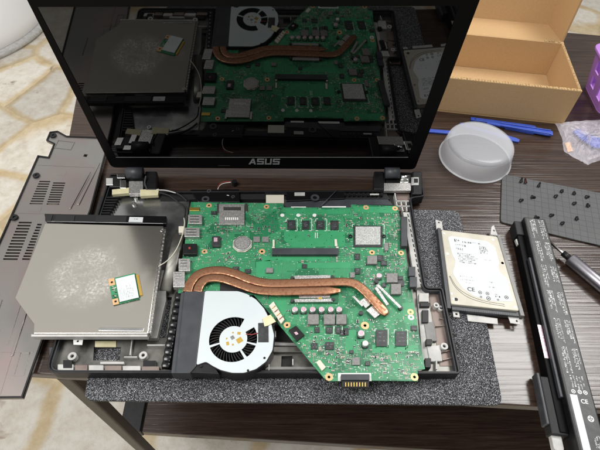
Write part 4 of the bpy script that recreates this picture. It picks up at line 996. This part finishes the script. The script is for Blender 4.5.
# ------------------------------------------------------------------ frosted tub
cc = (470.5, 306)
cup = thing('plastic_tub', (470.5,306,0), 'frosted clear round plastic tub upside down behind the laptop', 'tub')
t = MB(); t.lathe(cc, [(43.6,24.5),(47.0,2.6),(46.0,2.6),(42.6,24.5)], 72); t.build('wall', 'frost', cup, smooth=True)
t = MB(); t.lathe(cc, [(0,30.2),(20,30.2),(36,30.0),(40.2,29.2),(42.6,27.4),(43.6,24.52),(42.6,24.52),(41.4,26.8),(39.6,28.2),(36,28.9),(20,29.1),(0,29.1)], 72)
bmesh.ops.remove_doubles(t.bm, verts=t.bm.verts, dist=.01); t.build('base', 'frostbase', cup, smooth=True)
t = MB(); t.lathe(cc, [(46.0,2.58),(47.0,2.58),(48.0,2.0),(48.3,1.0),(47.8,.3),(46.6,.3),(45.9,1.2),(46.0,2.58)], 72); t.build('rim', 'frostrim', cup, smooth=True)

# ------------------------------------------------------------------ grid mat and screws
mA, mB, mC, mD = [Vector(xy(*q, 2)) for q in ((502,174),(500.5,222),(600,245.6),(600,193))]
gm = MB().prism(rnd([tuple(mA), tuple(mB), tuple(mB+(mC-mB)*1.55), tuple(mA+(mD-mA)*1.55)], 5), .2, 2.4).build('magnetic_mat', 'gridmat', origin=(570,190,0), bevel=.5)
tag(gm, 'grey rubber mat with a ruled grid holding loose screws', 'mat')
def make_screw(name, L, hr=1.9, sr=.8):
    t = MB(); t.cyl((0,0), hr, -.5, .5, 14); t.cyl((0,0), hr*.8, .5, .9, 14, 0, hr*.4); t.cyl((0,0), sr, -.5-L, -.4, 10)
    for k in range(int(L/.8)): t.cyl((0,0), sr*1.3, -.9-k*.8, -.6-k*.8, 10)
    t.cyl((0,0), hr*.35, .85, .95, 6, 1)
    return t.build(name, ['matt','steel'], None)
short, long_ = make_screw('screw', 4.4, 2.2, 1.15), make_screw('screw', 9.5, 2.0, 1.0)
spots = [(521,181.5,1,60,'long black screw lying at the left top corner of the grid mat'),(525.5,182.5,2,70,'reddish long screw lying beside a black one on the grid mat'),(538.6,186,1,55,'long black screw standing out alone near the mat top edge'),
 (520.6,200.6,0,30,'short black screw with shiny tip, leftmost on the grid mat'),(532,197,0,0,'flat headed short screw lying sideways left on the mat'),(555.5,196.5,0,40,'lower screw of the close pair at the mat middle'),
 (561.6,191.5,0,50,'upper screw of the close pair at the mat middle'),(574,193.6,0,60,'short screw at the top of the right cluster, left column'),(586.5,197,0,20,'short screw at the top of the right cluster, right column'),
 (574,203.6,0,35,'short screw in the right cluster, lower left one'),(588,206,0,70,'short black screw in the right cluster, lower right one'),(551,215.5,0,25,'short screw just above the battery, right of its end'),
 (576.6,219,0,60,'short screw lying low on the mat towards the right'),(562,223.6,0,40,'lowest short screw on the mat, above the screwdriver'),(535.7,217.3,0,5,'short screw touching the far end of the battery')]
M['redscrew'] = mat('reddish screw', (.10,.04,.04), .4, metal=.5)
for i, (x, y, k, a, lab_) in enumerate(spots):
    src = short if k == 0 else long_
    o = src if i in (0, 3) else src.copy()
    if i not in (0, 3): COL.objects.link(o)
    if k == 2:
        o.data = o.data.copy(); o.data.materials[0] = M['redscrew']
    p = at(x, y, 4.0); o.location = (p.x*S, p.y*S, (2.4+2.05)*S); o.rotation_euler = (R(75), R(0), R(a-90))
    tag(o, lab_, 'screw', 'loose screws on the grid mat')

# ------------------------------------------------------------------ screwdriver
drvr = thing('screwdriver', (*xy(575,262,0), 0), 'slim silver grey screwdriver pointing at the battery', 'screwdriver')
g0 = at(569.5,258.5,8.2); g1 = at(600,284,8.2); gd = (g1-g0).normalized()
MB().tube([g0, g0+gd*1.2, g0+gd*60, g0+gd*118, g0+gd*120], 14.5, None, 28, radf=lambda t: .88 if t in (0,1) else 1).build('handle', 'ssteel', drvr)
q0 = g0-gd*27
MB().tube([q0, g0-gd*9, g0-gd*8.9, g0+gd*1], 3.4, None, 12).build('bit', 'steel', drvr)
MB().tube([g0-gd*9, g0+gd*.5], 7.0, None, 16).build('collar', 'black', drvr)

# ------------------------------------------------------------------ blue pry tools
def spudger(name, a, b, w0, w1, z, lab_, h=2.6, channel=False, hole=False, tip=True):
    A, B = at(*a, z), at(*b, z); d = (B-A); L_ = d.length; d = d.normalized(); n = Vector((-d.y,d.x,0))
    def pt(t, s_): q = A+d*(L_*t)+n*s_; return (q.x, q.y)
    out = [pt(0,-w0*.5), pt(.12,-w0*.5), pt(.5,-(w0+w1)*.25), pt(.93,-w1*.5), pt(1,-w1*.34), pt(1,w1*.34), pt(.93,w1*.5), pt(.5,(w0+w1)*.25), pt(.12,w0*.5), pt(0,w0*.5)]
    holes = [circ(pt(.07,0), w0*.22, 12)] if hole else []
    t = MB().plate(out, holes, z-h, z)
    if channel:
        for s_ in (-1,1): t.prism([pt(.2,s_*w1*.26-.6), pt(.97,s_*w1*.36-.7), pt(.97,s_*w1*.36+.7), pt(.2,s_*w1*.26+.6)], z-.05, z+1.6)
    o = t.build(name, 'blue', origin=((A.x+B.x)/2,(A.y+B.y)/2,z-h), bevel=.5)
    return tag(o, lab_, 'pry tool', 'blue plastic pry tools')
spudger('pry_tool', (420,129.5), (455,132.3), 6.5, 6.5, 3, 'blue pry tool poking out between the screen and the tub')
spudger('pry_tool', (460,123.5), (519.5,140.5), 6, 8, 3, 'blue pry tool passing behind the frosted tub, both ends showing')
spudger('pry_tool', (471,118.2), (536,127.3), 6.5, 8.5, 3.2, 'flat blue pry tool with a hole lying along the cardboard box', hole=True)
spudger('pry_tool', (487,122.5), (553,133), 4, 11.5, 5.4, 'blue pry tool with raised channel edges lying on top of others', channel=True)
spudger('pry_tool', (505,126.5), (535,130.5), 8, 15, 2.4, 'wide light blue pry tool underneath the channel edged tool', h=2)

# ------------------------------------------------------------------ cardboard box
box = thing('cardboard_box', (500,440,0), 'open brown cardboard box with its lid folded back', 'box')
HB = 58.0
FR = Vector((618,378)); bu = Vector((math.cos(R(-8.1)), math.sin(R(-8.1)))); bv = Vector((-bu.y, bu.x)); BW, BD, TH = 300, 122, 2.4
def bx(u, v): q = FR-bu*u+bv*v; return (q.x, q.y)          # u leftwards from the right side, v away from the viewer
def bpl(u0, v0, u1, v1): return [bx(u0,v0), bx(u1,v0), bx(u1,v1), bx(u0,v1)]
MB().prism(bpl(.2,.2,BW-.2,BD-.2), .3, 2.8).build('bottom', 'kraft', box)
MB().prism(bpl(0,0,BW,TH*2), 2.81, HB).build('front_panel', 'kraft', box, bevel=.8)
MB().prism(bpl(0,BD-TH,BW,BD), 2.81, HB).build('back_panel', 'kraft', box, bevel=.5)
for u0 in (0, BW-TH*1.6):
    MB().prism(bpl(u0,TH*2+.1,u0+TH*1.6,BD-TH-.1), 2.81, HB-.4).build('side_panel', 'kraft', box, bevel=.8)
tl = 10
def lidp(mb):   # lid coordinates: x leftwards, y = depth of hinge wall, z = up along the lid top, tilted back about the hinge
    ca, sa = math.cos(R(tl)), math.sin(R(tl))
    for v in mb.bm.verts:
        u, d, h = v.co; q = bx(u, BD+d*ca+h*sa); v.co = (q[0], q[1], HB+h*ca-d*sa)
    return mb
bl_ = lidp(MB().prism([(0,0),(BW,0),(BW,80),(0,80)], -2.5, 0)).build('lid', 'kraft', box)
lidp(MB().prism([(0,80.05),(BW,80.05),(BW,83),(0,83)], -2.5, 118)).build('lid_top', 'kraft', bl_)
t = MB(); t.hexa([(0,4,.05),(2.6,4,.05),(2.6,80,.05),(0,80,.05),(0,-6,96),(2.6,-6,96),(2.6,80,118),(0,80,118)]); lidp(t).build('lid_side', 'kraft', bl_)
t = MB(); t.hexa([(BW-2.6,4,.05),(BW,4,.05),(BW,80,.05),(BW-2.6,80,.05),(BW-2.6,-6,96),(BW,-6,96),(BW,80,118),(BW-2.6,80,118)]); lidp(t).build('lid_side', 'kraft', bl_)
t = MB()
for u0, v0, u1, v1 in ((TH*1.7,TH*2+.2,BW-TH*1.7,TH*2+.9),): t.prism(bpl(u0,v0,u1,v1), HB-3.0, HB-.6)
for k in range(75): t.prism(bpl(2+k*4,.6,4.4+k*4,TH*2-.6), HB, HB+.25)
for k in range(28): t.prism(bpl(.5,6+k*4,TH*1.6-.5,8.4+k*4), HB-.4, HB-.1)
t.build('panel_crease', 'kraftedge', box)
for u0, w_ in ((14,9),(25,4),(6,3)): MB().prism(bpl(u0,BD-1.6,u0+w_,BD+1.4), HB-.2, HB+1.1).build('torn_edge', 'kraftedge', box, bevel=.4)

# ------------------------------------------------------------------ purple basket
bk = thing('plastic_basket', (740,470,0), 'purple plastic basket with slotted sides at the right edge', 'basket')
k0, k1 = Vector(xy(583.5,84,0)), Vector(xy(595,108,0))
kd = (k1-k0).normalized(); kn = Vector((-kd.y,kd.x)); kn = kn if kn.x > 0 else -kn
def kp(a, w): q = k0+kd*a+kn*w; return (q.x, q.y)
LBK, WBK, HBK = 78, 150, 62
outer = rnd([kp(0,0), kp(LBK,0), kp(LBK,WBK), kp(0,WBK)], 14, 8)
MB().prism(outer, .3, 4).build('base', 'purple', bk)
cx_ = sum(p[0] for p in outer)/len(outer); cy_ = sum(p[1] for p in outer)/len(outer)
t = MB(); n = len(outer); rows = []
zs = [4, 14, 30, 38, 54, HBK]
for z in zs:
    f = 1+.16*z/HBK; rows.append([(cx_+(x-cx_)*f, cy_+(y-cy_)*f) for x, y in outer])
for j in range(len(zs)-1):
    for i in range(n):
        long_edge = (Vector(outer[i])-Vector(outer[(i+1)%n])).length
        a, b_, c, d = rows[j][i], rows[j][(i+1)%n], rows[j+1][(i+1)%n], rows[j+1][i]
        P4 = [Vector((*a,zs[j])), Vector((*b_,zs[j])), Vector((*c,zs[j+1])), Vector((*d,zs[j+1]))]
        m_ = max(1, int(long_edge/7))
        for q in range(m_):
            if j in (1,3) and long_edge > 30 and q % 4 in (1,2): continue      # slots
            A = P4[0].lerp(P4[1], q/m_); B = P4[0].lerp(P4[1], (q+1)/m_); Cc = P4[3].lerp(P4[2], (q+1)/m_); D = P4[3].lerp(P4[2], q/m_)
            ctr = Vector((cx_, cy_, 0)); 
            def inn(p): v = Vector((p.x-cx_, p.y-cy_, 0)); return p-v.normalized()*2.2
            t.hexa([A,B,inn(B),inn(A),D,Cc,inn(Cc),inn(D)])
t.build('side_wall', 'purple', bk)
f = 1.16; ro = [(cx_+(x-cx_)*(f+.05), cy_+(y-cy_)*(f+.05)) for x, y in outer]; ri = [(cx_+(x-cx_)*(f-.05), cy_+(y-cy_)*(f-.05)) for x, y in outer]
MB().plate(ro, [ri], HBK, HBK+4).build('rim', 'purple', bk, bevel=1)

# ------------------------------------------------------------------ clear bag with blue bits
BP = [(556,122.5),(574,120.5),(608,118),(625,140),(604,158),(588.5,163.5),(578,158),(565,150.5),(563,138)]
bw = [Vector(xy(x,y,3)) for x, y in BP]
ctr = sum(bw, Vector((0,0)))/len(bw)
t = MB(); rings = []; NR, NA = 11, 54
def edge(a):
    n = len(bw); f = a*n; i = int(f)%n; return bw[i].lerp(bw[(i+1)%n], f-int(f))
rg = random.Random(3)
hs = [[rg.uniform(-1,1) for _ in range(NA)] for _ in range(NR)]
for side_ in (1,-1):
    rings = []
    for j in range(NR):
        r_ = 1-j/(NR-1)*.985
        ring = []
        for k in range(NA):
            e = edge(k/NA); p = ctr.lerp(e, r_)
            hgt = (13*(1-r_**2)**.7)+hs[j][k]*1.5*min(1,(1-r_)*5)*1.7 if side_ == 1 else 0
            ring.append(t.bm.verts.new((p.x+hs[j][k]*.8, p.y+hs[j][(k+7)%NA]*.8, max(.5, .8+hgt) if side_ == 1 else .4)))
        rings.append(ring)
    for a, b_ in zip(rings, rings[1:]):
        for k in range(NA): t.bm.faces.new((a[k], a[(k+1)%NA], b_[(k+1)%NA], b_[k]))
bag = t.build('plastic_bag', 'bag', origin=(ctr.x,ctr.y,0))
tag(bag, 'crumpled clear plastic bag lying in front of the purple basket', 'plastic bag')
t = MB().plate(XY([(573,131),(579,128.5),(590,135),(601,138),(606,148),(594,147),(582,139)], 5), [], 2.5, 5).build('bagged_tool', 'blue', origin=(*xy(590,140,3),2.5), bevel=.5)
tag(t, 'blue plastic piece inside the clear bag', 'plastic piece')
t = MB().prism(XY([(565,143),(570,142),(573,151),(568,152)], 2), .5, 2).build('orange_slip', 'ring', origin=(*xy(568,147,1),.5)); tag(t, 'small orange slip at the corner of the clear bag', 'paper slip')

# ------------------------------------------------------------------ light, world, camera
w = bpy.data.worlds.new('World'); C.world = w; w.use_nodes = True
WN, WL = w.node_tree.nodes, w.node_tree.links
bg = WN['Background']; bg.inputs[0].default_value = (1.0,.985,.95,1)
tc = WN.new('ShaderNodeTexCoord'); dp_ = WN.new('ShaderNodeVectorMath'); dp_.operation = 'DOT_PRODUCT'
dp_.inputs[1].default_value = Vector((-.50,.10,.86)).normalized()          # the bright side of the room
WL.new(tc.outputs['Generated'], dp_.inputs[0])
mr = WN.new('ShaderNodeMapRange'); mr.interpolation_type = 'SMOOTHSTEP'
mr.inputs[1].default_value = -.5; mr.inputs[2].default_value = 1; mr.inputs[3].default_value = .03; mr.inputs[4].default_value = .68
WL.new(dp_.outputs['Value'], mr.inputs[0]); WL.new(mr.outputs[0], bg.inputs[1])
def lamp(name, pos, target, sx, sy, watts, col):
    l = bpy.data.lights.new(name, 'AREA'); l.shape = 'RECTANGLE'; l.size = sx; l.size_y = sy; l.energy = watts; l.color = col
    o = bpy.data.objects.new(name, l); COL.objects.link(o); o.location = Vector(pos)*S
    o.rotation_euler = (Vector(target)-Vector(pos)).to_track_quat('-Z', 'Y').to_euler(); return o
tgt = Vector((330,130,0)); az, el, dist = R(34), R(55), 2300
kp_ = tgt+Vector((math.cos(el)*math.cos(az), math.cos(el)*math.sin(az), math.sin(el)))*dist
p2 = Vector((200,60,0))+Vector((math.cos(R(62))*math.cos(R(200)), math.cos(R(62))*math.sin(R(200)), math.sin(R(62))))*2300
lamp('side_fill', p2, (200,60,0), 1.0, 1.0, 36, (1,.99,.97))  # unseen fill lamp, added to lighten the parts the screen lid shades
lamp('ceiling_light', kp_, tgt, .9, .8, 35, (1,.985,.96))
cam = bpy.data.cameras.new('Camera'); co = bpy.data.objects.new('Camera', cam); COL.objects.link(co)
cam.sensor_width = 36; cam.lens = F/600*36; cam.clip_start = .01; cam.clip_end = 100
co.location = CAM*S; co.rotation_euler = ROT; C.camera = co
C.view_settings.view_transform = 'Standard'; C.view_settings.look = 'None'; C.view_settings.gamma = 1; C.view_settings.exposure = 0
C.render.engine = 'CYCLES'; C.cycles.max_bounces = 8; C.cycles.transparent_max_bounces = 16
try: C.cycles.use_denoising = True
except Exception: pass
for o in bpy.data.objects:
    if '_o' in o: del o['_o']
